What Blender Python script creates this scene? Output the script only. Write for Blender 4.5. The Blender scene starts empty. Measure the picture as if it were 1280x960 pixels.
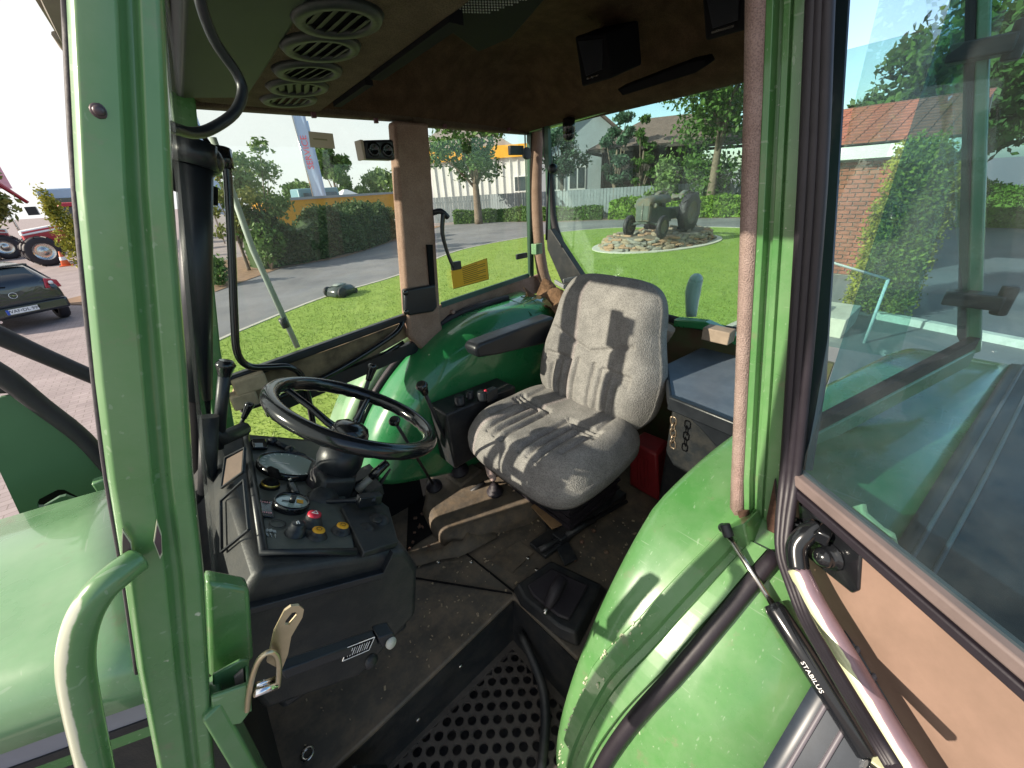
import bpy, bmesh, math, random
import numpy as np
from mathutils import Vector, Matrix
V = Vector
rad = math.radians
random.seed(7)
SC = bpy.context.scene
COL = SC.collection

# ------------------------------------------------------------------ camera
F_PX = 485.0
HEAD, PITCH, ROLL = rad(40), rad(27), rad(3.6)
EYE = V((0, 0, 2.4))
_h = V((math.sin(HEAD), math.cos(HEAD), 0)); _r = V((math.cos(HEAD), -math.sin(HEAD), 0)); _z = V((0, 0, 1))
FWD = _h * math.cos(PITCH) - _z * math.sin(PITCH)
_u = _h * math.sin(PITCH) + _z * math.cos(PITCH)
RGT = _r * math.cos(ROLL) - _u * math.sin(ROLL)
UP = _u * math.cos(ROLL) + _r * math.sin(ROLL)
cam_d = bpy.data.cameras.new("camera")
cam_d.sensor_width = 36.0
cam_d.lens = 36.0 * F_PX / 1280.0
cam_d.clip_start = 0.02
cam_d.clip_end = 3000
cam = bpy.data.objects.new("camera", cam_d)
COL.objects.link(cam)
M3 = Matrix((RGT, UP, -FWD)).transposed()
cam.matrix_world = Matrix.Translation(EYE) @ M3.to_4x4()
SC.camera = cam

# ------------------------------------------------------------------ world, sun, exposure
SUN_AZ = V((-0.93, 0.37, 0)).normalized()
SUN_EL = rad(27)
w = bpy.data.worlds.new("World"); SC.world = w; w.use_nodes = True
nt = w.node_tree
bg = nt.nodes["Background"]
sky = nt.nodes.new("ShaderNodeTexSky")
sky.sky_type = 'NISHITA'; sky.sun_disc = False
sky.sun_elevation = SUN_EL
sky.sun_rotation = math.atan2(SUN_AZ.x, SUN_AZ.y)
sky.air_density = 1.0; sky.dust_density = 1.2; sky.ozone_density = 1.0
# thin bright cloud veil on the sun's side of the sky
tcw = nt.nodes.new("ShaderNodeTexCoord")
dt = nt.nodes.new("ShaderNodeVectorMath"); dt.operation = 'DOT_PRODUCT'; dt.inputs[1].default_value = (SUN_AZ.x * .9, SUN_AZ.y * .9 + .25, .25)
nt.links.new(tcw.outputs["Generated"], dt.inputs[0])
cn1 = nt.nodes.new("ShaderNodeTexNoise"); cn1.inputs["Scale"].default_value = 3.2; cn1.inputs["Detail"].default_value = 6; cn1.inputs["Roughness"].default_value = .6
nt.links.new(tcw.outputs["Generated"], cn1.inputs["Vector"])
ca = nt.nodes.new("ShaderNodeMath"); ca.operation = 'MULTIPLY_ADD'; ca.inputs[1].default_value = .9
nt.links.new(cn1.outputs["Fac"], ca.inputs[0]); nt.links.new(dt.outputs["Value"], ca.inputs[2])
cm = nt.nodes.new("ShaderNodeMapRange"); cm.interpolation_type = 'SMOOTHSTEP'; cm.inputs[1].default_value = .25; cm.inputs[2].default_value = .85
nt.links.new(ca.outputs[0], cm.inputs[0])
cmx = nt.nodes.new("ShaderNodeMix"); cmx.data_type = 'RGBA'; cmx.inputs["B"].default_value = (4.2, 4.2, 4.15, 1)
nt.links.new(cm.outputs[0], cmx.inputs["Factor"]); nt.links.new(sky.outputs[0], cmx.inputs["A"])
nt.links.new(cmx.outputs["Result"], bg.inputs[0]); bg.inputs[1].default_value = 0.13
sun_d = bpy.data.lights.new("sun", 'SUN'); sun_d.energy = 4.2; sun_d.angle = rad(0.6); sun_d.color = (1.0, 0.88, 0.73)
sun = bpy.data.objects.new("sun", sun_d); COL.objects.link(sun)
sdir = V((SUN_AZ.x * math.cos(SUN_EL), SUN_AZ.y * math.cos(SUN_EL), math.sin(SUN_EL)))
sun.rotation_euler = sdir.to_track_quat('Z', 'Y').to_euler()
sun.location = (0, 0, 30)
SC.view_settings.view_transform = 'Standard'
SC.view_settings.look = 'None'
SC.view_settings.exposure = 1.0
SC.view_settings.gamma = 1.0
SC.cycles.max_bounces = 10
SC.cycles.transparent_max_bounces = 24
SC.cycles.use_denoising = True


# ------------------------------------------------------------------ survey: sight lines met with real planes
def ray(px, py):
    return RGT * ((px - 640) / F_PX) - UP * ((py - 480) / F_PX) + FWD


def at(px, py, x=None, y=None, z=None):
    d = ray(px, py)
    if x is not None: t = (x - EYE.x) / d.x
    elif y is not None: t = (y - EYE.y) / d.y
    else: t = (z - EYE.z) / d.z
    return EYE + d * t


def pl(px, py, p, n):
    d = ray(px, py); p = V(p); n = V(n)
    return EYE + d * ((p - EYE).dot(n) / d.dot(n))


def rs(px, py, off=0.0):          # right side wall of the cab
    a = pl(px, py, (0, 1.38 + off, 0), (-.17, 1, 0))
    if a.x > .88: a = pl(px, py, (.88, 1.53 + off, 0), (-.234, 1, 0))
    return a


def ls(px, py, off=0.0):          # left door opening
    return pl(px, py, (0, .42 + off, 0), (.17, 1, 0))


def cyl(px, py, R=.77, xc=1.1, zc=1.05):   # a wheel arch
    d = ray(px, py); a = d.x ** 2 + d.z ** 2
    b = 2 * ((EYE.x - xc) * d.x + (EYE.z - zc) * d.z); c = (EYE.x - xc) ** 2 + (EYE.z - zc) ** 2 - R * R
    return EYE + d * ((-b - math.sqrt(max(0, b * b - 4 * a * c))) / (2 * a))


# ------------------------------------------------------------------ mesh builder
WLOC = {}


class MB:
    def __init__(s):
        s.v = []; s.f = []; s.mi = []; s.sm = []

    def add(s, vs, fs, mi=0, sm=False):
        o = len(s.v)
        s.v += [tuple(p) for p in vs]
        for f in fs:
            s.f.append(tuple(i + o for i in f)); s.mi.append(mi); s.sm.append(sm)
        return s

    def hexa(s, b, t, mi=0, sm=False):      # two matching polygons
        n = len(b)
        fs = [tuple(range(n))[::-1], tuple(range(n, 2 * n))]
        fs += [(i, (i + 1) % n, n + (i + 1) % n, n + i) for i in range(n)]
        return s.add(list(b) + list(t), fs, mi, sm)

    def prism(s, poly, vec, mi=0):
        vec = V(vec)
        return s.hexa([V(p) for p in poly], [V(p) + vec for p in poly], mi)

    def box(s, c, size, rot=None, mi=0):
        c = V(c); x, y, z = size[0] / 2, size[1] / 2, size[2] / 2
        R = rot or Matrix.Identity(3)
        q = [(-x, -y), (x, -y), (x, y), (-x, y)]
        return s.hexa([c + R @ V((a, b, -z)) for a, b in q], [c + R @ V((a, b, z)) for a, b in q], mi)

    def beam(s, p0, p1, w, d, mi=0, w1=None, d1=None):
        p0, p1, w, d = V(p0), V(p1), V(w) / 2, V(d) / 2
        w1 = V(w1) / 2 if w1 is not None else w; d1 = V(d1) / 2 if d1 is not None else d
        return s.hexa([p0 - w - d, p0 + w - d, p0 + w + d, p0 - w + d], [p1 - w1 - d1, p1 + w1 - d1, p1 + w1 + d1, p1 - w1 + d1], mi)

    def loft(s, rings, mi=0, sm=True, closed=True, caps=True):
        n = len(rings[0]); vs = [p for r in rings for p in r]; fs = []
        for k in range(len(rings) - 1):
            for i in range(n if closed else n - 1):
                j = (i + 1) % n
                fs.append((k * n + i, k * n + j, (k + 1) * n + j, (k + 1) * n + i))
        s.add(vs, fs, mi, sm)
        if caps and closed:
            s.add(rings[0], [tuple(range(n))[::-1]], mi); s.add(rings[-1], [tuple(range(n))], mi)
        return s

    def tube(s, path, r, n=10, mi=0, sub=0, flat=1.0):
        P = [V(p) for p in path]
        R = list(r) if isinstance(r, (list, tuple)) else [r] * len(P)
        if sub:
            Q, S = [], []
            for i in range(len(P) - 1):
                a = P[max(0, i - 1)]; b = P[i]; c = P[i + 1]; d = P[min(len(P) - 1, i + 2)]
                for k in range(sub):
                    t = k / sub
                    Q.append(.5 * ((2 * b) + (c - a) * t + (2 * a - 5 * b + 4 * c - d) * t * t + (3 * b - a - 3 * c + d) * t ** 3))
                    S.append(R[i] * (1 - t) + R[i + 1] * t)
            Q.append(P[-1]); S.append(R[-1]); P, R = Q, S
        rings = []; N = None
        for i, p in enumerate(P):
            t = (P[min(i + 1, len(P) - 1)] - P[max(i - 1, 0)]).normalized()
            if N is None:
                N = t.orthogonal().normalized()
            N = (N - t * N.dot(t)).normalized(); B = t.cross(N)
            rings.append([p + (N * math.cos(2 * math.pi * k / n) + B * flat * math.sin(2 * math.pi * k / n)) * R[i] for k in range(n)])
        return s.loft(rings, mi)

    def lathe(s, prof, o, axis, n=24, mi=0, caps=True):
        o = V(o); ax = V(axis).normalized(); N = ax.orthogonal().normalized(); B = ax.cross(N)
        rings = [[o + ax * h + (N * math.cos(2 * math.pi * k / n) + B * math.sin(2 * math.pi * k / n)) * r for k in range(n)] for r, h in prof]
        return s.loft(rings, mi, caps=caps)

    def ball(s, c, r, n=12, mi=0, sc=(1, 1, 1)):
        c = V(c); rings = []
        for k in range(1, n):
            a = math.pi * k / n
            rings.append([c + V((sc[0] * r * math.sin(a) * math.cos(2 * math.pi * j / (n * 2)), sc[1] * r * math.sin(a) * math.sin(2 * math.pi * j / (n * 2)), -sc[2] * r * math.cos(a))) for j in range(n * 2)])
        return s.loft(rings, mi)

    def grid(s, fn, nu, nv, mi=0, sm=True):
        vs = [fn(i / nu, j / nv) for i in range(nu + 1) for j in range(nv + 1)]
        fs = [(i * (nv + 1) + j, (i + 1) * (nv + 1) + j, (i + 1) * (nv + 1) + j + 1, i * (nv + 1) + j + 1) for i in range(nu) for j in range(nv)]
        return s.add(vs, fs, mi, sm)

    def holed(s, outer, holes, vec, mi=0):   # flat plate with holes, given thickness
        bm = bmesh.new(); vec = V(vec); es = []
        for loop in [outer] + holes:
            vs = [bm.verts.new(V(p)) for p in loop]
            es += [bm.edges.new((vs[i], vs[(i + 1) % len(vs)])) for i in range(len(vs))]
        bmesh.ops.triangle_fill(bm, use_beauty=True, edges=es, normal=vec.normalized())
        bm.verts.index_update()
        top = [v.co.copy() for v in bm.verts]; fs = [tuple(v.index for v in f.verts) for f in bm.faces]
        bm.free()
        s.add(top, fs, mi); s.add([p + vec for p in top], [f[::-1] for f in fs], mi)
        for loop in [outer] + holes:
            n = len(loop)
            s.add([V(p) for p in loop] + [V(p) + vec for p in loop], [(i, (i + 1) % n, n + (i + 1) % n, n + i) for i in range(n)], mi)
        return s

    def build(s, name, mats, parent=None, bevel=0, thick=0, fixn=True, org=None, seg=2):
        me = bpy.data.meshes.new(name)
        c = V(org) if org is not None else sum((V(p) for p in s.v), V()) / max(1, len(s.v))
        me.from_pydata([tuple(V(p) - c) for p in s.v], [], s.f)
        if not isinstance(mats, (list, tuple)): mats = [mats]
        for m in mats: me.materials.append(m)
        me.polygons.foreach_set("material_index", s.mi)
        me.polygons.foreach_set("use_smooth", [True] * len(s.f) if bevel else s.sm)
        if fixn:
            bm = bmesh.new(); bm.from_mesh(me)
            bmesh.ops.remove_doubles(bm, verts=bm.verts, dist=1e-6)
            bmesh.ops.recalc_face_normals(bm, faces=bm.faces)
            bm.to_mesh(me); bm.free()
        if bevel:
            me.set_sharp_from_angle(angle=rad(50))
        o = bpy.data.objects.new(name, me); COL.objects.link(o)
        put(o, c, parent)
        if thick:
            md = o.modifiers.new("thickness", 'SOLIDIFY'); md.thickness = thick; md.offset = -1
        if bevel:
            md = o.modifiers.new("edge", 'BEVEL'); md.width = bevel; md.segments = seg; md.limit_method = 'ANGLE'; md.angle_limit = rad(35); md.harden_normals = False
        return o


def put(o, c, parent=None):
    WLOC[o.name] = V(c)
    if parent is not None:
        o.parent = parent; o.location = V(c) - WLOC[parent.name]
    else:
        o.location = V(c)


def tag(o, label=None, cat=None, group=None, kind=None):
    if label: o["label"] = label
    if cat: o["category"] = cat
    if group: o["group"] = group
    if kind: o["kind"] = kind
    return o


def empty(name, loc, label, cat, group=None):
    o = bpy.data.objects.new(name, None); COL.objects.link(o); o.empty_display_size = .2
    put(o, loc); return tag(o, label, cat, group)


def dup(o, loc, parent=None, rot=None):
    c = o.copy(); COL.objects.link(c); put(c, loc, parent)
    if rot is not None: c.rotation_euler = rot
    return c


def text(name, body, mat, origin, xdir, ydir, size, parent, align='CENTER', ext=0.0004):
    cu = bpy.data.curves.new(name, 'FONT'); cu.body = body; cu.size = size; cu.extrude = ext
    cu.align_x = align; cu.align_y = 'CENTER'; cu.resolution_u = 3
    o = bpy.data.objects.new(name, cu); cu.materials.append(mat); COL.objects.link(o)
    xd = V(xdir).normalized(); zd = xd.cross(V(ydir)).normalized(); yd = zd.cross(xd)
    me = bpy.data.meshes.new_from_object(o.evaluated_get(bpy.context.evaluated_depsgraph_get()))
    bpy.data.objects.remove(o)
    o = bpy.data.objects.new(name, me); COL.objects.link(o)
    put(o, V(origin), parent); o.rotation_euler = Matrix((xd, yd, zd)).transposed().to_euler()
    return o


# ------------------------------------------------------------------ materials
def mat(name, col, rough=.5, metal=0, var=.0, var_col=None, scale=8, bump=0, bscale=60, coat=0, spec=.5, detail=5, dust=0, dust_col=(.30, .25, .19), rvar=0):
    m = bpy.data.materials.new(name); m.use_nodes = True
    n = m.node_tree.nodes; L = m.node_tree.links; b = n["Principled BSDF"]
    b.inputs["Base Color"].default_value = (*col, 1); b.inputs["Roughness"].default_value = rough
    b.inputs["Metallic"].default_value = metal; b.inputs["Specular IOR Level"].default_value = spec
    if coat: b.inputs["Coat Weight"].default_value = coat; b.inputs["Coat Roughness"].default_value = .06
    tc = n.new("ShaderNodeTexCoord"); last = None
    geo = n.new("ShaderNodeNewGeometry")
    if var or dust or rvar:
        nz = n.new("ShaderNodeTexNoise"); nz.inputs["Scale"].default_value = scale; nz.inputs["Detail"].default_value = detail; nz.inputs["Roughness"].default_value = .62
        L.new(geo.outputs["Position"], nz.inputs["Vector"])
        cr = n.new("ShaderNodeValToRGB"); cr.color_ramp.elements[0].position = .35; cr.color_ramp.elements[1].position = .68
        vc = var_col or tuple(min(1, c * (1 + var)) for c in col)
        cr.color_ramp.elements[0].color = (*col, 1); cr.color_ramp.elements[1].color = (*vc, 1)
        L.new(nz.outputs["Fac"], cr.inputs["Fac"]); last = cr.outputs["Color"]
        if dust:
            n2 = n.new("ShaderNodeTexNoise"); n2.inputs["Scale"].default_value = scale * 2.3; n2.inputs["Detail"].default_value = 7; n2.inputs["Roughness"].default_value = .7
            L.new(geo.outputs["Position"], n2.inputs["Vector"])
            mr = n.new("ShaderNodeMapRange"); mr.inputs[1].default_value = .42; mr.inputs[2].default_value = .72; mr.inputs[4].default_value = dust
            L.new(n2.outputs["Fac"], mr.inputs[0])
            mx = n.new("ShaderNodeMix"); mx.data_type = 'RGBA'
            L.new(mr.outputs[0], mx.inputs["Factor"]); L.new(last, mx.inputs["A"]); mx.inputs["B"].default_value = (*dust_col, 1)
            last = mx.outputs["Result"]
        L.new(last, b.inputs["Base Color"])
        if rvar:
            m2 = n.new("ShaderNodeMapRange"); m2.inputs[1].default_value = .3; m2.inputs[2].default_value = .7
            m2.inputs[3].default_value = max(.02, rough - rvar); m2.inputs[4].default_value = min(1, rough + rvar)
            L.new(nz.outputs["Fac"], m2.inputs[0]); L.new(m2.outputs[0], b.inputs["Roughness"])
    if bump:
        nb = n.new("ShaderNodeTexNoise"); nb.inputs["Scale"].default_value = bscale; nb.inputs["Detail"].default_value = 4
        L.new(geo.outputs["Position"], nb.inputs["Vector"])
        bp = n.new("ShaderNodeBump"); bp.inputs["Strength"].default_value = bump; bp.inputs["Distance"].default_value = .01
        L.new(nb.outputs["Fac"], bp.inputs["Height"]); L.new(bp.outputs[0], b.inputs["Normal"])
    m["last"] = 1
    return m


def paint(name, col, faded, chip=.0, coat=.55, dust=.18, wear=1.0):
    m = mat(name, col, .30, var=1, var_col=faded, scale=5, coat=coat, rvar=.12, bump=.04, bscale=14, dust=dust, dust_col=(.30, .34, .26))
    n = m.node_tree.nodes; L = m.node_tree.links; b = n["Principled BSDF"]
    src = b.inputs["Base Color"].links[0].from_socket; geo = n.new("ShaderNodeNewGeometry")
    for rot, sc_, th, am, cl in (((.3, .9, .4), (7, 160, 90), .71, .30, (.36, .46, .34)), ((1.2, .2, 2.1), (150, 9, 120), .715, .28, (.36, .44, .33)), ((0, 0, 0), (16, 16, 16), .60, .42, (.20, .175, .12))):
        mp = n.new("ShaderNodeMapping"); mp.inputs["Rotation"].default_value = rot; mp.inputs["Scale"].default_value = sc_
        L.new(geo.outputs["Position"], mp.inputs["Vector"])
        nz = n.new("ShaderNodeTexNoise"); nz.inputs["Scale"].default_value = 1; nz.inputs["Detail"].default_value = 6 if sc_[0] == 16 else 1; nz.inputs["Roughness"].default_value = .7
        L.new(mp.outputs[0], nz.inputs["Vector"])
        mr = n.new("ShaderNodeMapRange"); mr.inputs[1].default_value = th; mr.inputs[2].default_value = th + (.10 if sc_[0] == 16 else .03); mr.inputs[4].default_value = am * wear
        L.new(nz.outputs["Fac"], mr.inputs[0])
        mx = n.new("ShaderNodeMix"); mx.data_type = 'RGBA'; L.new(mr.outputs[0], mx.inputs["Factor"]); L.new(src, mx.inputs["A"]); mx.inputs["B"].default_value = (*cl, 1)
        src = mx.outputs["Result"]
    L.new(src, b.inputs["Base Color"])
    if chip:
        n = m.node_tree.nodes; L = m.node_tree.links; b = n["Principled BSDF"]
        src = b.inputs["Base Color"].links[0].from_socket
        geo = n.new("ShaderNodeNewGeometry")
        nz = n.new("ShaderNodeTexNoise"); nz.inputs["Scale"].default_value = 55; nz.inputs["Detail"].default_value = 3
        L.new(geo.outputs["Position"], nz.inputs["Vector"])
        mr = n.new("ShaderNodeMapRange"); mr.inputs[1].default_value = .74; mr.inputs[2].default_value = .77; mr.inputs[4].default_value = chip
        L.new(nz.outputs["Fac"], mr.inputs[0])
        mx = n.new("ShaderNodeMix"); mx.data_type = 'RGBA'
        L.new(mr.outputs[0], mx.inputs["Factor"]); L.new(src, mx.inputs["A"]); mx.inputs["B"].default_value = (.55, .58, .45, 1)
        L.new(mx.outputs["Result"], b.inputs["Base Color"])
    return m


def worn(name, src, col, direc, lo=.55, hi=.75, nscale=35, amt=.45):
    """paint rubbed through on the side that hands and boots meet"""
    m = src.copy(); m.name = name
    n = m.node_tree.nodes; L = m.node_tree.links; b = n["Principled BSDF"]
    geo = n.new("ShaderNodeNewGeometry"); dt = n.new("ShaderNodeVectorMath"); dt.operation = 'DOT_PRODUCT'; dt.inputs[1].default_value = V(direc).normalized()
    L.new(geo.outputs["Normal"], dt.inputs[0])
    nz = n.new("ShaderNodeTexNoise"); nz.inputs["Scale"].default_value = nscale; nz.inputs["Detail"].default_value = 5
    L.new(geo.outputs["Position"], nz.inputs["Vector"])
    ad = n.new("ShaderNodeMath"); ad.operation = 'MULTIPLY_ADD'; ad.inputs[1].default_value = amt; L.new(nz.outputs["Fac"], ad.inputs[0]); L.new(dt.outputs["Value"], ad.inputs[2])
    mr = n.new("ShaderNodeMapRange"); mr.inputs[1].default_value = lo + amt * .5; mr.inputs[2].default_value = hi + amt * .5
    L.new(ad.outputs[0], mr.inputs[0])
    mx = n.new("ShaderNodeMix"); mx.data_type = 'RGBA'; L.new(mr.outputs[0], mx.inputs["Factor"])
    if b.inputs["Base Color"].links: L.new(b.inputs["Base Color"].links[0].from_socket, mx.inputs["A"])
    else: mx.inputs["A"].default_value = b.inputs["Base Color"].default_value
    mx.inputs["B"].default_value = (*col, 1); L.new(mx.outputs["Result"], b.inputs["Base Color"])
    return m


def leafy(name, c0, c1, scale=.9, trans=.25):
    m = bpy.data.materials.new(name); m.use_nodes = True
    n = m.node_tree.nodes; L = m.node_tree.links; b = n["Principled BSDF"]; out = n["Material Output"]
    geo = n.new("ShaderNodeNewGeometry")
    nz = n.new("ShaderNodeTexNoise"); nz.inputs["Scale"].default_value = scale; nz.inputs["Detail"].default_value = 2
    L.new(geo.outputs["Position"], nz.inputs["Vector"])
    ad = n.new("ShaderNodeMath"); ad.operation = 'MULTIPLY_ADD'; ad.inputs[1].default_value = .5
    L.new(geo.outputs["Random Per Island"], ad.inputs[0]); 
    sc = n.new("ShaderNodeMath"); sc.operation = 'MULTIPLY'; sc.inputs[1].default_value = .55
    L.new(nz.outputs["Fac"], sc.inputs[0]); L.new(sc.outputs[0], ad.inputs[2])
    cr = n.new("ShaderNodeValToRGB"); cr.color_ramp.elements[0].position = .15; cr.color_ramp.elements[1].position = .85
    cr.color_ramp.elements[0].color = (*c0, 1); cr.color_ramp.elements[1].color = (*c1, 1)
    L.new(ad.outputs[0], cr.inputs["Fac"]); L.new(cr.outputs["Color"], b.inputs["Base Color"])
    b.inputs["Roughness"].default_value = .55; b.inputs["Specular IOR Level"].default_value = .3
    tr = n.new("ShaderNodeBsdfTranslucent"); L.new(cr.outputs["Color"], tr.inputs["Color"])
    mx = n.new("ShaderNodeMixShader"); mx.inputs[0].default_value = trans
    L.new(b.outputs[0], mx.inputs[1]); L.new(tr.outputs[0], mx.inputs[2]); L.new(mx.outputs[0], out.inputs["Surface"])
    return m


def glass(name, tint=(.93, .97, .95), dust=.05, refl=1.0):
    m = bpy.data.materials.new(name); m.use_nodes = True
    n = m.node_tree.nodes; L = m.node_tree.links; out = n["Material Output"]
    n.remove(n["Principled BSDF"])
    tr = n.new("ShaderNodeBsdfTransparent"); tr.inputs[0].default_value = (*tint, 1)
    gl = n.new("ShaderNodeBsdfGlossy"); gl.inputs["Roughness"].default_value = .01
    lw = n.new("ShaderNodeLayerWeight"); lw.inputs[0].default_value = .5
    pw = n.new("ShaderNodeMath"); pw.operation = 'POWER'; pw.inputs[1].default_value = 5; L.new(lw.outputs["Facing"], pw.inputs[0])
    mu = n.new("ShaderNodeMath"); mu.operation = 'MULTIPLY_ADD'; mu.inputs[1].default_value = .8 * refl; mu.inputs[2].default_value = .025 * refl
    L.new(pw.outputs[0], mu.inputs[0])
    mx = n.new("ShaderNodeMixShader"); L.new(mu.outputs[0], mx.inputs[0]); L.new(tr.outputs[0], mx.inputs[1]); L.new(gl.outputs[0], mx.inputs[2])
    df = n.new("ShaderNodeBsdfDiffuse"); df.inputs[0].default_value = (.75, .78, .75, 1)
    geo = n.new("ShaderNodeNewGeometry")
    nz = n.new("ShaderNodeTexNoise"); nz.inputs["Scale"].default_value = 9; nz.inputs["Detail"].default_value = 8; nz.inputs["Roughness"].default_value = .75
    L.new(geo.outputs["Position"], nz.inputs["Vector"])
    mr = n.new("ShaderNodeMapRange"); mr.inputs[1].default_value = .38; mr.inputs[2].default_value = .8; mr.inputs[3].default_value = dust * .25; mr.inputs[4].default_value = dust * 1.1
    L.new(nz.outputs["Fac"], mr.inputs[0])
    m2 = n.new("ShaderNodeMixShader"); L.new(mr.outputs[0], m2.inputs[0]); L.new(mx.outputs[0], m2.inputs[1]); L.new(df.outputs[0], m2.inputs[2])
    L.new(m2.outputs[0], out.inputs["Surface"])
    return m


def weave(name, col, col2, sx=420):
    m = mat(name, col, .9, var=1, var_col=col2, scale=18, spec=.1)
    n = m.node_tree.nodes; L = m.node_tree.links; b = n["Principled BSDF"]
    geo = n.new("ShaderNodeNewGeometry")
    vo = n.new("ShaderNodeTexVoronoi"); vo.inputs["Scale"].default_value = sx
    L.new(geo.outputs["Position"], vo.inputs["Vector"])
    bp = n.new("ShaderNodeBump"); bp.inputs["Strength"].default_value = .55; bp.inputs["Distance"].default_value = .003
    L.new(vo.outputs["Distance"], bp.inputs["Height"]); L.new(bp.outputs[0], b.inputs["Normal"])
    src = b.inputs["Base Color"].links[0].from_socket
    mr = n.new("ShaderNodeMapRange"); mr.inputs[1].default_value = .1; mr.inputs[2].default_value = .6; mr.inputs[3].default_value = .72; mr.inputs[4].default_value = 1.2
    L.new(vo.outputs["Distance"], mr.inputs[0])
    mx = n.new("ShaderNodeMix"); mx.data_type = 'RGBA'; mx.blend_type = 'MULTIPLY'; mx.inputs["Factor"].default_value = 1
    L.new(src, mx.inputs["A"]); L.new(mr.outputs[0], mx.inputs["B"]); L.new(mx.outputs["Result"], b.inputs["Base Color"])
    return m


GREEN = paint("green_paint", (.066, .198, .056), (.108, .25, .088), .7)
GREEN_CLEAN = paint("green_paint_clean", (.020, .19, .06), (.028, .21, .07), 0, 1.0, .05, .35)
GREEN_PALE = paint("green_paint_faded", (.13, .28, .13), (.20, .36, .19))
GREEN_PLATE = mat("green_plate_paint", (.055, .135, .065), .5, var=.2, scale=3, bump=.02)
PRIMER = mat("brown_primer", (.09, .055, .06), .6)
PRIMER_PALE = mat("pale_primer", (.62, .66, .42), .7, var=1, var_col=(.40, .42, .30), scale=30)
WORN_TUBE = mat("worn_tube", (.20, .14, .17), .38, metal=.4, var=.3, scale=20)
BLACK = mat("black_plastic", (.012, .014, .018), .38, rvar=.1, var=.4, scale=12, bump=.05, bscale=300)
BLACK_DUSTY = mat("dusty_black_plastic", (.009, .011, .014), .5, var=.6, scale=6, dust=.10, bump=.08, bscale=250)
BLACK_MATT = mat("matt_black", (.008, .008, .009), .8, spec=.12)
BLACK_GLOSS = mat("gloss_black", (.008, .009, .011), .18, coat=.3)
RUBBER = mat("rubber", (.016, .013, .018), .6, var=.5, scale=20, bump=.08, bscale=120)
SEAL = mat("purple_black_rubber", (.014, .011, .016), .5, var=.4, scale=14, bump=.05)
MAT_FLOOR = mat("rubber_floor_mat", (.062, .055, .046), .62, var=.6, scale=5, dust=.75, dust_col=(.23, .17, .115), bump=.18, bscale=40)
MAT_DIRT = mat("dusty_tunnel_mat", (.075, .062, .048), .8, var=.9, scale=9, dust=.75, dust_col=(.20, .145, .09), bump=.3, bscale=35)
DIRT = mat("brown_dirt", (.10, .055, .03), .95, var=1.2, scale=30, bump=.9, bscale=50)
RUSTPLATE = mat("dusty_seat_plate", (.25, .15, .075), .7, var=.5, scale=12, dust=.4, dust_col=(.05, .04, .035))
HEAD = weave("headliner", (.055, .033, .018), (.09, .055, .031), 300)
HEAD_TAN = weave("console_cover", (.075, .054, .036), (.105, .078, .052), 300)
PILLAR_FAB = weave("pillar_fabric", (.25, .165, .125), (.32, .22, .17), 350)
PINK_FAB = weave("pink_brown_fabric", (.25, .175, .155), (.33, .24, .215), 420)
DOOR_TAN = mat("tan_door_panel", (.20, .132, .100), .65, var=.3, scale=6, bump=.05, bscale=60, dust=.3, dust_col=(.14, .095, .065))
DIRTY_TAN = mat("dirty_tan_panel", (.30, .22, .12), .8, var=1, var_col=(.05, .035, .02), scale=9, detail=8)
SEATF = weave("grey_seat_fabric", (.19, .178, .172), (.265, .248, .238), 230)
GREYLID = mat("grey_blue_lid", (.085, .105, .14), .42, var=.35, scale=7, dust=.25, dust_col=(.22, .24, .27))
DASHG = mat("grey_dash_panel", (.060, .068, .062), .5, var=.3, scale=14, dust=.15, bump=.04, bscale=200)
STEEL = mat("steel", (.55, .53, .50), .25, metal=1, rvar=.1, scale=25)
ZINC = mat("zinc_plated", (.50, .42, .28), .35, metal=.85, var=.3, scale=20)
CHROME = mat("chrome", (.8, .8, .82), .08, metal=1)
RED = mat("red_plastic", (.20, .012, .016), .5, var=.4, scale=14, dust=.2, dust_col=(.06, .03, .03))
REDPAINT = mat("red_paint", (.42, .03, .045), .4)
REDBTN = mat("red_button", (.55, .02, .05), .4)
YELBTN = mat("yellow_button", (.75, .36, .01), .45)
YELLOW = mat("yellow_sticker", (.80, .42, .01), .5)
WHITE = mat("white_paint", (.78, .78, .78), .5)
PINK_WHITE = mat("pinkish_knob", (.62, .48, .44), .5)
LAMPGLASS = mat("gauge_glass", (.30, .38, .36), .12, coat=.6)
PAPER = mat("beige_paper", (.62, .54, .40), .85)
GREYBAND = mat("grey_hood_band", (.22, .22, .26), .5, var=.2)
VENT = mat("grey_green_vent", (.010, .014, .012), .5, var=.3, dust=.1)
GLASS = glass("cab_glass", (.93, .97, .95), .035)
GLASS_REAR = glass("rear_window_glass", (.80, .93, .90), .10)
GLASS_DOOR = glass("door_glass", (.56, .74, .78), .028, 1.3)
FENDER_BLACK = mat("weathered_black_fender", (.014, .019, .028), .38, var=.6, scale=5, dust=.14, dust_col=(.10, .13, .17))
FOAM = mat("yellowed_foam", (.55, .50, .25), .9, var=.4, scale=30)
BARK = mat("bark", (.13, .10, .075), .9, var=.8, scale=9, bump=.6, bscale=25)

# ------------------------------------------------------------------ setting: ground, road, lawn


def sheet(name, pts, z, m, kind='structure'):
    b = MB(); b.add([(x, y, z) for x, y in pts], [tuple(range(len(pts)))])
    return tag(b.build(name, m), kind=kind)


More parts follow.
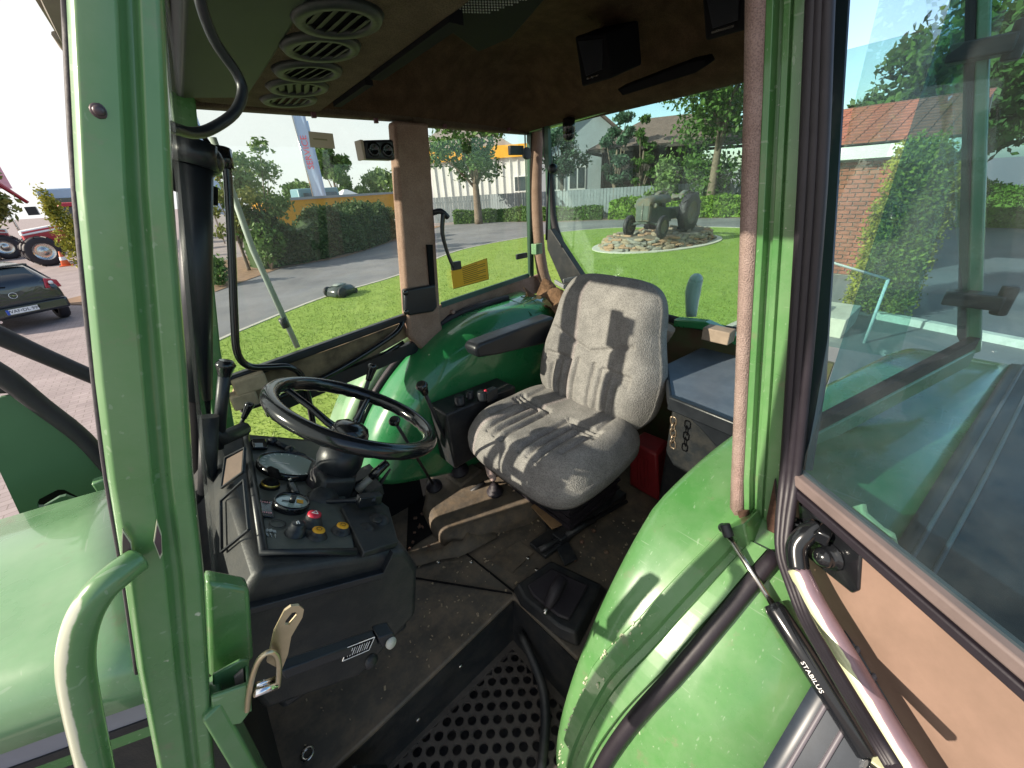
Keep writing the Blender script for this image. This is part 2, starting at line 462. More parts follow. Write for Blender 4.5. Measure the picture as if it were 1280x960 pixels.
def smooth_poly(pts, n=5):
    out = []; k = len(pts)
    for i in range(k):
        a, b, c, d = [V((*pts[(i + j) % k], 0)) for j in (-1, 0, 1, 2)]
        for j in range(n):
            t = j / n
            q = .5 * ((2 * b) + (c - a) * t + (2 * a - 5 * b + 4 * c - d) * t * t + (3 * b - a - 3 * c + d) * t ** 3)
            out.append((q.x, q.y))
    return out


def paving():
    m = mat("paving", (.27, .225, .22), .85, var=.35, scale=1.2, bump=.1, bscale=20)
    n = m.node_tree.nodes; L = m.node_tree.links; b = n["Principled BSDF"]
    geo = n.new("ShaderNodeNewGeometry"); br = n.new("ShaderNodeTexBrick")
    br.inputs["Scale"].default_value = 2.6; br.inputs["Mortar Size"].default_value = .012
    br.inputs["Color1"].default_value = (1, 1, 1, 1); br.inputs["Color2"].default_value = (.86, .84, .86, 1); br.inputs["Mortar"].default_value = (.6, .58, .55, 1)
    L.new(geo.outputs["Position"], br.inputs["Vector"])
    src = b.inputs["Base Color"].links[0].from_socket
    mx = n.new("ShaderNodeMix"); mx.data_type = 'RGBA'; mx.blend_type = 'MULTIPLY'; mx.inputs["Factor"].default_value = 1
    L.new(src, mx.inputs["A"]); L.new(br.outputs["Color"], mx.inputs["B"]); L.new(mx.outputs["Result"], b.inputs["Base Color"])
    return m


sheet("ground", [(-700, -700), (700, -700), (700, 700), (-700, 700)], 0, paving())
ASPH = mat("asphalt", (.13, .13, .14), .85, var=.6, scale=.45, bump=.3, bscale=90, dust=.45, dust_col=(.25, .235, .22), detail=9)
ROAD = [(-.6, 13), (-.2, 9.5), (-.6, 6), (-1.5, 1.5), (-3, -6), (4, -14), (16, -12), (21.5, -1.6), (24.2, -.5), (26.4, 5), (25.9, 10), (23.3, 16.8), (21.4, 19.4), (20.4, 24.6), (17.2, 27.5), (10.8, 22.6), (6.4, 18.6), (3.4, 18), (1, 15.2)]
sheet("road", smooth_poly(ROAD, 4), .004, ASPH)
LAWN = [(-.2, 8.2), (.25, 9.08), (1.1, 9.8), (3.1, 11.15), (5.7, 12.1), (9.1, 14.4), (11.3, 15.15), (14.5, 15.3), (16.9, 15.0), (19.3, 13.4), (20.9, 9.5), (20.9, 7), (19.5, 3.6), (15, 2.4), (9, 2.3), (5, 2.6), (3.4, 2.3), (1.2, 2.3), (-.1, 3.2), (-.4, 6)]
LAWN_S = smooth_poly(LAWN, 4)


def lawn_mat():
    m = mat("lawn_grass", (.185, .285, .055), .8, var=1, var_col=(.25, .35, .075), scale=1.6, bump=.35, bscale=55, spec=.15, dust=.22, dust_col=(.27, .32, .09), detail=9)
    return m


LAWNM = lawn_mat()
sheet("lawn", LAWN_S, .03, LAWNM)
kb = MB()
cx = sum(p[0] for p in LAWN_S) / len(LAWN_S); cy = sum(p[1] for p in LAWN_S) / len(LAWN_S)
n = len(LAWN_S); ring_i = []; ring_o = []
for i, p in enumerate(LAWN_S):
    a = V((*LAWN_S[i - 1], 0)); b_ = V((*LAWN_S[(i + 1) % n], 0)); t = (b_ - a).normalized(); nn = V((t.y, -t.x, 0))
    if nn.dot(V((p[0] - cx, p[1] - cy, 0))) < 0: nn = -nn
    ring_i.append(V((*p, 0))); ring_o.append(V((*p, 0)) + nn * .10)
for i in range(n):
    j = (i + 1) % n
    kb.hexa([ring_i[i], ring_o[i], ring_o[j], ring_i[j]], [q + V((0, 0, .045)) for q in (ring_i[i], ring_o[i], ring_o[j], ring_i[j])])
tag(kb.build("lawn_kerb", mat("kerb_stone", (.38, .36, .32), .85, var=.3, scale=4)), kind='structure')
sheet("soil_bed", [(-.3, 14.4), (1.0, 15.1), (3.4, 17.9), (6.3, 18.45), (10.9, 22.3), (17, 27.2), (15, 30), (3, 24), (-3, 18)], .02, mat("soil", (.17, .105, .065), .95, var=.7, scale=3, bump=.6, bscale=20, dust=.3, dust_col=(.3, .2, .13)))
sheet("verge", [(20.6, 24.6), (21.6, 19.6), (23.5, 17), (26.1, 10.2), (26.7, 5), (24.5, -.4), (30, -2), (32, 6), (30, 14), (26, 24), (22, 32)], .02, mat("verge_soil", (.2, .14, .10), .95, var=.6, scale=2))
sheet("stone_path", [(2.0, 2.5), (2.5, 2.35), (3.0, 3.4), (2.6, 3.8)], .036, mat("pale_slabs", (.42, .40, .40), .8, var=.2))


def blades():
    rng = np.random.default_rng(3)
    P = np.array(LAWN_S); N = 260000
    pts = np.c_[rng.uniform(-.4, 21, N), rng.uniform(2.3, 15.4, N)]
    d = np.hypot(pts[:, 0], pts[:, 1]); keep = rng.uniform(0, 1, N) < np.clip((7.0 / d) ** 1.6, .05, 1)
    pts = pts[keep]
    x, y = pts[:, 0], pts[:, 1]; ins = np.zeros(len(pts), bool); j = len(P) - 1
    for i in range(len(P)):
        c = ((P[i, 1] > y) != (P[j, 1] > y)) & (x < (P[j, 0] - P[i, 0]) * (y - P[i, 1]) / (P[j, 1] - P[i, 1] + 1e-9) + P[i, 0]); ins ^= c; j = i
    pts = pts[ins]; k = len(pts)
    a = rng.uniform(0, 2 * np.pi, k); wd = rng.uniform(.004, .010, k) ; hh = rng.uniform(.015, .04, k); ln = rng.uniform(-.03, .03, (k, 2))
    v = np.zeros((k, 3, 3)); v[:, 0, :2] = pts + np.c_[np.cos(a), np.sin(a)] * wd[:, None]; v[:, 1, :2] = pts - np.c_[np.cos(a), np.sin(a)] * wd[:, None]
    v[:, 2, :2] = pts + ln; v[:, :2, 2] = .03; v[:, 2, 2] = .03 + hh
    o = soup("grass_blades", v.reshape(-1, 3), 3, leafy("grass_blade", (.155, .24, .04), (.28, .37, .085), .6, .3))
    tag(o, kind='stuff', label='short mown green grass covering the lawn island', cat='grass')


def soup(name, verts, k, m, parent=None):
    c = verts.mean(0); verts = verts - c
    me = bpy.data.meshes.new(name); nf = len(verts) // k
    me.vertices.add(len(verts)); me.vertices.foreach_set("co", verts.astype(np.float32).ravel())
    me.loops.add(nf * k); me.loops.foreach_set("vertex_index", np.arange(nf * k, dtype=np.int32))
    me.polygons.add(nf); me.polygons.foreach_set("loop_start", np.arange(0, nf * k, k, dtype=np.int32))
    me.update(calc_edges=True); me.materials.append(m)
    o = bpy.data.objects.new(name, me); COL.objects.link(o); put(o, V(c), parent)
    return o


blades()


def leaves(name, centres, radii, count, size, m, seed=0, parent=None, shell=.55, zmin=None):
    """many small leaf quads spread through ellipsoid clumps"""
    rng = np.random.default_rng(seed); C = np.array(centres, float); Rr = np.array(radii, float)
    if Rr.ndim == 1: Rr = np.repeat(Rr[:, None], 3, 1)
    vol = Rr.prod(1) ** (2 / 3); idx = rng.choice(len(C), count, p=vol / vol.sum())
    d = rng.normal(size=(count, 3)); d /= np.linalg.norm(d, axis=1)[:, None]
    rr = shell + (1 - shell) * rng.uniform(0, 1, count) ** .7
    rr *= 1 + .18 * rng.normal(size=count)
    p = C[idx] + d * Rr[idx] * rr[:, None]
    if zmin is not None: p = p[p[:, 2] > zmin]; count = len(p)
    a = rng.normal(size=(count, 3)); a /= np.linalg.norm(a, axis=1)[:, None]
    b = rng.normal(size=(count, 3)); b -= a * (a * b).sum(1)[:, None]; b /= np.linalg.norm(b, axis=1)[:, None]
    s = size * rng.uniform(.6, 1.35, count)[:, None]
    v = np.stack([p - a * s, p - b * s * .5, p + a * s, p + b * s * .5], 1)
    return soup(name, v.reshape(-1, 3), 4, m, parent)


def tree(loc, h, trunk_h, cr, label, m, group=None, name="tree", n=5000, size=.13, seed=1, nclump=16, trunk_r=.12, lean=(0, 0), flat=1.0):
    rng = random.Random(seed); x, y = loc
    e = empty(name, (x, y, 0), label, "tree", group)
    b = MB(); top = V((x + lean[0], y + lean[1], trunk_h))
    b.tube([(x, y, 0), (x + lean[0] * .4, y + lean[1] * .4, trunk_h * .5), top, top + V((lean[0], lean[1], (h - trunk_h) * .55))], [trunk_r * 1.25, trunk_r, trunk_r * .8, trunk_r * .3], 8, sub=3)
    cs, rs_ = [], []
    for k in range(nclump):
        a = rng.uniform(0, 2 * math.pi); q = rng.uniform(0, 1) ** .5; hz = rng.uniform(-1, 1)
        rad_ = cr * q * math.sqrt(max(.05, 1 - hz * hz * .8))
        c = V((x + lean[0] * 2 + math.cos(a) * rad_, y + lean[1] * 2 + math.sin(a) * rad_, trunk_h + (h - trunk_h) * (.5 + .5 * hz * .85)))
        cs.append(c); rr = cr * rng.uniform(.25, .45); rs_.append((rr, rr, rr * .75 * flat))
        if k % 2 == 0:
            s0 = top - V((0, 0, rng.uniform(0, trunk_h * .25)))
            b.tube([s0, (s0 + c) / 2 + V((0, 0, .1 * cr)), c], [trunk_r * .45, trunk_r * .28, trunk_r * .1], 6, sub=2)
    b.build("trunk", BARK, e)
    leaves("crown", cs, rs_, n, size, m, seed, e, .35)
    return e


def hedge(name, path, width, height, label, m, n=6000, size=.07, seed=1, cat="hedge", zjit=.12, core=None):
    rng = np.random.default_rng(seed); P = [V((*p, 0)) for p in path]
    c0 = sum(P, V()) / len(P); e = empty(name, (c0.x, c0.y, 0), label, cat)
    b = MB(); rings = []
    Q = []
    for i in range(len(P) - 1):
        k = max(2, int((P[i + 1] - P[i]).length / .5))
        Q += [P[i].lerp(P[i + 1], j / k) for j in range(k)]
    Q.append(P[-1]); rr = random.Random(seed)
    for i, p in enumerate(Q):
        t = (Q[min(i + 1, len(Q) - 1)] - Q[max(i - 1, 0)]).normalized(); s = V((-t.y, t.x, 0))
        hh = height * (1 + rr.uniform(-zjit, zjit) * .5) * .93; ww = width * .42 * (1 + rr.uniform(-.1, .1))
        rings.append([p - s * ww, p - s * ww * 1.05 + V((0, 0, hh * .6)), p - s * ww * .7 + V((0, 0, hh * .95)), p + s * ww * .7 + V((0, 0, hh * .95)), p + s * ww * 1.05 + V((0, 0, hh * .6)), p + s * ww])
    b.loft(rings, sm=False); b.build("core", core or m, e)
    seg = rng.integers(0, len(Q) - 1, n); t = rng.uniform(0, 1, n); A = np.array([tuple(q) for q in Q])
    p = A[seg] * (1 - t)[:, None] + A[seg + 1] * t[:, None]
    T = A[seg + 1] - A[seg]; T /= np.linalg.norm(T, axis=1)[:, None]; S = np.c_[-T[:, 1], T[:, 0], np.zeros(n)]
    u = rng.uniform(-1, 1, n); face = rng.uniform(0, 1, n)
    top = face < .4
    lat = np.where(top, u * width * .5, np.sign(u) * width * .5 * (1 + .12 * rng.normal(size=n)))
    bumpy = 1 + zjit * np.sin(p[:, 0] * 2.1 + 1) * np.sin(p[:, 1] * 1.7) 
    z = np.where(top, height * bumpy * (1 + .05 * rng.normal(size=n)), rng.uniform(.02, 1, n) * height * bumpy)
    p = p + S * lat[:, None]; p[:, 2] = z
    a = rng.normal(size=(n, 3)); a /= np.linalg.norm(a, axis=1)[:, None]
    bb = rng.normal(size=(n, 3)); bb -= a * (a * bb).sum(1)[:, None]; bb /= np.linalg.norm(bb, axis=1)[:, None]
    s = size * rng.uniform(.6, 1.4, n)[:, None]
    v = np.stack([p - a * s, p - bb * s * .55, p + a * s, p + bb * s * .55], 1)
    soup("foliage", v.reshape(-1, 3), 4, m, e)
    return e


DARKLEAF = leafy("dark_hedge_leaf", (.03, .065, .02), (.11, .18, .06))
MIDLEAF = leafy("mid_leaf", (.03, .085, .015), (.12, .22, .045))
LIGHTLEAF = leafy("light_hedge_leaf", (.06, .16, .015), (.24, .38, .05))
YELLEAF = leafy("yellow_green_leaf", (.07, .11, .018), (.46, .42, .06), 1.6)
PALELEAF = leafy("pale_leaf", (.06, .12, .03), (.22, .32, .10))
BLUELEAF = leafy("blue_green_leaf", (.03, .075, .05), (.10, .18, .10))
OLIVELEAF = leafy("olive_leaf", (.06, .10, .02), (.30, .30, .08))
# ------------------------------------------------------------------ background buildings
WALLW = mat("white_sheet_wall", (.62, .62, .60), .7, var=.1, scale=1)
ROOFBR = mat("brown_roof_tiles", (.14, .092, .08), .85, var=.4, scale=3)
BLUEWALL = mat("pale_blue_render", (.36, .40, .43), .8, var=.08, scale=1)
DARKWIN = mat("dark_window_pane", (.05, .07, .08), .1, coat=.5)
ORANGE = mat("orange_yellow_fascia", (.72, .36, .03), .6, var=.15, scale=2)
DARKWOOD = mat("dark_timber", (.05, .04, .035), .8, var=.4, scale=3)
FENCEM = mat("blue_grey_fence_boards", (.19, .215, .235), .75, var=.35, scale=3)


def quadbox(m, a, b, z0, z1, t, mi=0):
    """upright slab from a to b (x,y) with thickness t to the far side"""
    a = V((*a, 0)); b = V((*b, 0)); d = (b - a).normalized(); nn = V((-d.y, d.x, 0)) * t
    return m.hexa([a + V((0, 0, z0)), b + V((0, 0, z0)), b + nn + V((0, 0, z0)), a + nn + V((0, 0, z0))],
                  [a + V((0, 0, z1)), b + V((0, 0, z1)), b + nn + V((0, 0, z1)), a + nn + V((0, 0, z1))], mi)


def on_wall(a, b, s, off=0):
    a = V((*a, 0)); b = V((*b, 0)); d = (b - a).normalized(); nn = V((-d.y, d.x, 0))
    return a + d * s + nn * off, d, nn


# white warehouse with orange fascia
wa, wb = (37.5, 26.5), (22.0, 43.5)
e = empty("warehouse", (30, 38, 0), "white corrugated warehouse with an orange yellow band under its roof", "warehouse")
L_ = (V((*wb, 0)) - V((*wa, 0))).length
b = MB(); quadbox(b, wb, wa, 0, 5.0, 12); b.build("wall", WALLW, e)
ribs = None
for k in range(int(L_ / .8)):
    p, d, nn = on_wall(wb, wa, .4 + k * .8, -.06)
    if ribs is None:
        rb = MB(); rb.box((0, 0, 2.5), (.1, .12, 5.0), Matrix(((d.x, nn.x, 0), (d.y, nn.y, 0), (0, 0, 1)))); ribs = rb.build("wall_rib", WALLW, e, org=(0, 0, 0)); put(ribs, p, e)
    else: dup(ribs, p, e)
b = MB()
p0, d, nn = on_wall(wb, wa, 0, -.35); p1 = p0 + d * L_
b.hexa([p0 + V((0, 0, 5.0)), p1 + V((0, 0, 5.0)), p1 + nn * .5 + V((0, 0, 5.0)), p0 + nn * .5 + V((0, 0, 5.0))], [p0 + V((0, 0, 6.1)), p1 + V((0, 0, 6.1)), p1 + nn * .5 + V((0, 0, 6.1)), p0 + nn * .5 + V((0, 0, 6.1))])
b.build("fascia", ORANGE, e)
b = MB(); g0, g1 = p0 + nn * .6 + d * 2, p0 + nn * .6 + d * 13; gm = (g0 + g1) / 2
b.prism([g0 + V((0, 0, 6.0)), g1 + V((0, 0, 6.0)), gm + V((0, 0, 9.2))], nn * 11); b.build("roof", mat("grey_roof", (.33, .30, .29), .8), e)
for s0, z0, ww, hh in ((13.6, 1.9, 1.5, 1.3), (15.9, 1.7, 1.2, 1.9)):
    p, d, nn = on_wall(wb, wa, s0, -.04); R3 = Matrix(((d.x, nn.x, 0), (d.y, nn.y, 0), (0, 0, 1)))
    f = MB(); f.box(p + V((0, 0, z0 + hh / 2)), (ww + .2, .10, hh + .2), R3); wo = f.build("window", WHITE, e)
    f = MB(); f.box(p + V((0, 0, z0 + hh / 2)) - nn * .05, (ww, .06, hh), R3); f.build("pane", DARKWIN, wo)

# fence of blue-grey boards along the far verge
fpts = [(17.0, 31.5), (21.6, 27.0), (23.6, 20.5), (26.2, 15.5), (29.0, 10.6), (30.0, 6.0)]
e = empty("board_fence", (24, 20, 0), "blue grey board fence running behind the low hedge", "fence")
board = None; many = MB(); cnt = 0
for i in range(len(fpts) - 1):
    a, c = fpts[i], fpts[i + 1]; L_ = (V((*c, 0)) - V((*a, 0))).length; k = int(L_ / .22)
    for j in range(k):
        p, d, nn = on_wall(a, c, (j + .5) * L_ / k, random.uniform(-.015, .015)); R3 = Matrix(((d.x, nn.x, 0), (d.y, nn.y, 0), (0, 0, 1)))
        if board is None:
            rb = MB(); rb.box((0, 0, .95), (.20, .03, 1.9)); board = rb.build("board", FENCEM, e, org=(0, 0, 0)); put(board, p, e); board.rotation_euler = R3.to_euler()
        else: dup(board, p, e, R3.to_euler())
    rb = MB(); R3 = Matrix(((d.x, nn.x, 0), (d.y, nn.y, 0), (0, 0, 1)))
    rb.box((V((*a, 0)) + V((*c, 0))) / 2 + nn * .06 + V((0, 0, 1.5)), (L_, .06, .1), R3); rb.build("rail", FENCEM, e)

# pale house at the corner
e = empty("pale_house", (30, 26, 0), "pale blue rendered gable house with a white framed window", "house")
ha, hb = (33.4, 22.2), (27.6, 27.2)
L_ = (V((*hb, 0)) - V((*ha, 0))).length
b = MB(); p0, d, nn = on_wall(hb, ha, 0, 0); p1 = p0 + d * L_; pm = (p0 + p1) / 2
b.prism([p0, p1, p1 + V((0, 0, 5.2)), pm + V((0, 0, 8.0)), p0 + V((0, 0, 5.2))], nn * 9); b.build("wall", BLUEWALL, e)
b = MB()
for q in (p0, p1):
    o = (q - pm).normalized() * .5 - V((0, 0, .36))
    b.prism([pm + V((0, 0, 8.05)) - nn * .4, q + o + V((0, 0, 5.25)) - nn * .4, q + o + V((0, 0, 5.42)) - nn * .4, pm + V((0, 0, 8.25)) - nn * .4], nn * 9.6)
b.build("roof", ROOFBR, e)
for s0 in (1.1, 2.9):
    p = p0 + d * (s0 + .3); R3 = Matrix(((d.x, nn.x, 0), (d.y, nn.y, 0), (0, 0, 1)))
    f = MB(); f.box(p + V((0, 0, 2.7)), (1.5, .12, 1.9), R3); wo = f.build("window", WHITE, e)
    for k in (-.36, .36):
        f = MB(); f.box(p + V((0, 0, 2.7)) + d * k - nn * .05, (.58, .06, 1.6), R3); f.build("pane", DARKWIN, wo)

# dark timber pavilion with hipped roof
e = empty("pavilion", (35, 20, 0), "dark timber building with a broad brown hipped roof", "house")
c = V((33.2, 18.2, 0)); d = V((.44, -.9, 0)).normalized(); nn = V((-d.y, d.x, 0))
b = MB(); hw, dp = 4.6, 3.6
b.hexa([c - d * hw - nn * dp, c + d * hw * .45 - nn * dp, c + d * hw * .45 + nn * dp, c - d * hw + nn * dp], [q + V((0, 0, 4.5)) for q in (c - d * hw - nn * dp, c + d * hw * .45 - nn * dp, c + d * hw * .45 + nn * dp, c - d * hw + nn * dp)])
b.build("wall", DARKWOOD, e)
b = MB(); ev = 4.45
A, B_, C_, D_ = [c + d * s * (hw + 1.1) + nn * q * (dp + 1.1) + V((0, 0, ev)) for s, q in ((-1, -1), (1, -1), (1, 1), (-1, 1))]
r0, r1 = c - d * 2.2 + V((0, 0, 6.5)), c + d * 1.0 + V((0, 0, 6.5))
b.add([A, B_, C_, D_, r0, r1], [(0, 1, 5, 4), (1, 2, 5), (2, 3, 4, 5), (3, 0, 4), (3, 2, 1, 0)]); ro = b.build("roof", ROOFBR, e)
b = MB()
for p, q in ((A, B_), (B_, C_), (C_, D_), (D_, A)): b.beam(p - V((0, 0, .15)), q - V((0, 0, .15)), (q - p).cross(V((0, 0, 1))).normalized() * .12, V((0, 0, .22)))
b.build("fascia_board", DARKWOOD, ro)
b = MB()
for s in (-1, .45):
    b.box(c + d * s * hw - nn * (dp + .05) + V((0, 0, 2.2)), (.25, .25, 4.4))
b.build("post", DARKWOOD, e)

# red brick house behind the door glass, built in place of its mirror reflection
e = empty("brick_house", (16, 2.4, 0), "red brick house with a tiled roof and pale eaves board", "house")
BRICKM = mat("red_brick", (.27, .085, .055), .85, var=.5, scale=6)
MORTAR = mat("mortar", (.42, .38, .33), .9, var=.2)
TILE = mat("red_roof_tile", (.28, .085, .06), .8, var=.5, scale=5)
bx0, bx1, by0, by1 = 12.4, 19.5, 1.2, 4.0
b = MB(); b.box(((bx0 + bx1) / 2, (by0 + by1) / 2, 1.25), (bx1 - bx0, by1 - by0, 2.5)); wl = b.build("wall", MORTAR, e)
brick = None
for r in range(27):
    for k in range(11):
        y = by1 - .12 - k * .245 - (.12 if r % 2 else 0); z = .07 + r * .09
        if y < 1.3: continue
        if brick is None:
            q = MB(); q.box((0, 0, 0), (.05, .225, .072)); brick = q.build("brick", BRICKM, wl, org=(0, 0, 0)); put(brick, (bx0 - .012, y, z), wl)
        else: dup(brick, (bx0 - .012 + random.uniform(-.004, .004), y, z), wl)
q = MB(); q.box((bx0 - .3, (by0 + by1) / 2, 2.62), (.16, by1 - by0 + .9, .24)); q.build("eaves_board", WHITE, e)
rf = MB(); rf.prism([(bx0 - .35, by0 - .4, 2.66), (bx0 - .35, by1 + .4, 2.66), (bx0 - .35, by1 + .4, 2.78), (bx0 - .35, by0 - .4, 2.78)], (.02, 0, 0))
zr = 3.75; xm = bx0 + 3.2
rf.hexa([(bx0 - .35, by0 - .4, 2.68), (bx0 - .35, by1 + .4, 2.68), (xm, by1 + .4, zr - .1), (xm, by0 - .4, zr - .1)], [(bx0 - .35, by0 - .4, 2.78), (bx0 - .35, by1 + .4, 2.78), (xm, by1 + .4, zr), (xm, by0 - .4, zr)])
rf.hexa([(xm, by0 - .4, zr - .1), (xm, by1 + .4, zr - .1), (bx1 + .4, by1 + .4, 2.68), (bx1 + .4, by0 - .4, 2.68)], [(xm, by0 - .4, zr), (xm, by1 + .4, zr), (bx1 + .4, by1 + .4, 2.78), (bx1 + .4, by0 - .4, 2.78)])
rfo = rf.build("roof", MORTAR, e)
tile = None; sl = V((xm - bx0 + .35, 0, zr - 2.78)); sn = V((-sl.z, 0, sl.x)).normalized(); rw = 13
for r in range(rw):
    for k in range(14):
        p = V((bx0 - .35, by0 - .3 + k * .28, 2.78)) + sl * ((r + .5) / rw) + sn * .02
        if tile is None:
            q = MB(); u = sl / rw; t0 = -u * .55; t1 = u * .6
            q.hexa([t0 + V((0, -.13, -.0)), t0 + V((0, .13, 0)), t1 + V((0, .13, -.02)), t1 + V((0, -.13, -.02))], [t0 + V((0, -.13, .03)), t0 + V((0, .13, .03)), t1 + V((0, .13, .005)), t1 + V((0, -.13, .005))])
            tile = q.build("roof_tile", TILE, rfo, org=(0, 0, 0)); put(tile, p, rfo)
        else: dup(tile, p, rfo)

# rail and low step in front of the brick house
e = empty("hand_rail", (7.5, .66, 0), "thin white handrail post beside the concrete step", "railing")
q = MB(); q.tube([(7.5, .66, 0), (7.5, .66, .95)], .02, 8); q.build("post", WHITE, e)
q = MB(); q.tube([(7.5, .66, .95), (7.0, 1.25, 1.2), (6.9, 1.5, 1.2)], .016, 8); q.build("rail", WHITE, e)
q = MB(); q.box((8.0, 1.6, .15), (1.0, 1.3, .3)); q.box((7.7, 1.75, .36), (.6, .9, .12)); so = tag(q.build("concrete_step", mat("concrete", (.40, .38, .34), .9, var=.3, scale=5), bevel=.01), "low grey concrete step by the white handrail", "step")
q = MB(); q.box((8.7, -.3, .06), (.14, 2.2, .12), Matrix.Rotation(rad(-14), 3, 'Z')); tag(q.build("kerb", mat("pale_kerb", (.6, .58, .5), .9, var=.3, scale=8)), kind='structure')

# ------------------------------------------------------------------ hedges, trees, shrubs
hedge("dark_hedge", [(2.9, 18.9), (5.0, 19.3), (7.6, 20.6), (10.9, 24.0)], 1.5, 1.62, "dense dark green hedge beside the driveway", DARKLEAF, 20000, .075, 3, zjit=.3)
hedge("low_hedge", [(18.2, 27.4), (20.9, 24.8), (22.1, 20.8), (23.8, 17.6)], .9, .85, "low loose green hedge along the road by the white warehouse", MIDLEAF, 7000, .08, 4)
hedge("bright_hedge", [(24.1, 17.2), (25.6, 13.6), (26.9, 9.8), (27.3, 6)], 1.1, 1.15, "bright yellow green hedge behind the old grey tractor", LIGHTLEAF, 9000, .09, 5)
hedge("clipped_hedge", [(24.2, 1.6), (24.3, -.6), (23.6, -3.5)], 1.3, 1.35, "clipped bright green hedge across the road beside the door glass", LIGHTLEAF, 9000, .06, 6)
e = empty("tall_hedge", (9.5, .85, 0), "tall yellow green hedge seen through the open door glass", "hedge")  # solid foliage added behind the glass in place of a mirrored bush
hr = random.Random(9); hc_ = [(9.15 + .28 * i + hr.uniform(-.05, .05), .62 + .24 * j + hr.uniform(-.05, .05), .28 + .36 * k) for i in range(3) for j in range(3) for k in range(7) if not (k == 6 and j == 0)]
leaves("foliage", hc_, [(.27, .25, .30)] * len(hc_), 34000, .034, YELLEAF, 7, e, .15, zmin=.02)
q = MB()
for x_, y_ in ((9.3, .7), (9.5, .95), (9.6, .75)): q.tube([(x_, y_, 0), (x_ + .03, y_, 1.2), (x_, y_ + .05, 2.2)], [.03, .025, .01], 6)
q.build("stem", BARK, e)
tree((18.9, 25.2), 7.2, 3.0, 3.0, "slender street tree in front of the white warehouse", MIDLEAF, "trees along the fence", n=4500, size=.16, seed=11, trunk_r=.26)
tree((26.4, 11.6), 9.4, 4.1, 3.9, "leafy tree with a bare straight trunk behind the bright hedge", MIDLEAF, "trees along the fence", n=9500, size=.15, seed=12, nclump=24, trunk_r=.24)
tree((26.9, 18.9), 6.6, 1.4, 1.15, "narrow leafy tree at the corner of the pale house", BLUELEAF, "trees along the fence", n=3600, size=.15, seed=13, nclump=18, trunk_r=.2)
tree((25.0, 22.4), 6.6, 2.8, 1.9, "leafy tree between the white warehouse and the pale house", BLUELEAF, "trees along the fence", n=3400, size=.13, seed=41, nclump=16, trunk_r=.13)
tree((27.6, 17.2), 6.4, 1.2, .8, "narrow dark tree at the corner of the brown roof", MIDLEAF, "trees along the fence", n=2400, size=.14, seed=16, nclump=16, trunk_r=.16)
tree((3.7, 19.0), 4.7, 1.3, 1.25, "young bushy tree at the end of the dark hedge", PALELEAF, n=2600, size=.10, seed=14, nclump=18, trunk_r=.07)
tree((2.55, 18.7), 4.3, 1.0, .95, "thin young tree with red tipped leaves", OLIVELEAF, n=1500, size=.09, seed=15, nclump=14, trunk_r=.06)
tree((26.5, -3.2), 11, 2.6, 4.6, "large shady tree behind the clipped hedge", MIDLEAF, n=9000, size=.22, seed=17, nclump=26, trunk_r=.3, lean=(.3, .6))
tree((32, 2.6), 10, 2.2, 4.0, "dark tree in the shade beyond the clipped hedge", DARKLEAF, n=6000, size=.22, seed=18, nclump=22, trunk_r=.25)
tree((22, 1.9), 6.4, 2.0, 2.3, "bushy green tree behind the brick house", MIDLEAF, n=4500, size=.16, seed=28, nclump=16, trunk_r=.2)
tree((-7.6, 41), 8.4, 2.2, 2.6, "leafy tree beside the pink sign at the yard", OLIVELEAF, n=4200, size=.2, seed=19, nclump=16, trunk_r=.16)
tree((22, 62), 8.5, 1.2, 2.4, "tall ivy covered column tree beyond the hedge", MIDLEAF, n=4500, size=.3, seed=20, nclump=18, trunk_r=.3, flat=1.4)
for k, (x, y, h, lab) in enumerate(((27, 60, 5.2, "round bushy tree right of the ivy covered column tree"), (19.5, 66, 4.2, "low tree left of the ivy covered column tree"), (33, 58, 4.4, "low tree farthest right beyond the dark hedge"))):
    tree((x, y), h, 1, 3.4, lab, PALELEAF if k == 0 else MIDLEAF, "trees far beyond the hedge", n=2800, size=.3, seed=21 + k, nclump=14, trunk_r=.2)


def shrub(loc, r, h, label, m, n=1800, size=.1, seed=1, cat="shrub", name="shrub"):
    x, y = loc; rng = random.Random(seed); e = empty(name, (x, y, 0), label, cat)
    cs = [(x + rng.uniform(-.6, .6) * r, y + rng.uniform(-.6, .6) * r, rng.uniform(.2, .85) * h) for _ in range(9)]
    leaves("foliage", cs, [(r * .5, r * .5, h * .28)] * 9, n, size, m, seed, e, .3, zmin=.02)
    b = MB()
    for c in cs[:6]: b.tube([(x, y, 0), ((x + c[0]) / 2, (y + c[1]) / 2, c[2] * .6), c], [.03, .02, .008], 6)
    b.build("stem", BARK, e)
    return e


shrub((26.6, 14.9), 1.4, 3.4, "tall flowering shrub in front of the dark pavilion", PALELEAF, 3500, .14, 31)
shrub((28.0, 12.9), 2.1, 3.6, "wide green shrub against the blue grey fence", MIDLEAF, 3000, .14, 32)
shrub((29.5, 9.4), 1.8, 3.4, "shrub under the tree behind the bright hedge", PALELEAF, 2600, .15, 36)
shrub((3.2, 17.9), .8, 1.6, "leafy shrub at the foot of the young tree", MIDLEAF, 1800, .09, 33)
shrub((-2.75, 28.6), .55, 3.5, "yellow flowering bush beside the traffic cone", YELLEAF, 2600, .08, 34, "bush")
shrub((1.2, 16.2), .55, .9, "small scrubby plant at the edge of the soil bed", MIDLEAF, 900, .07, 35, "plant")

# ------------------------------------------------------------------ flags, sign, far vehicles
FLAGB = mat("pale_blue_flag", (.45, .60, .85), .7)
FLAGR = mat("flag_red", (.75, .12, .16), .7)


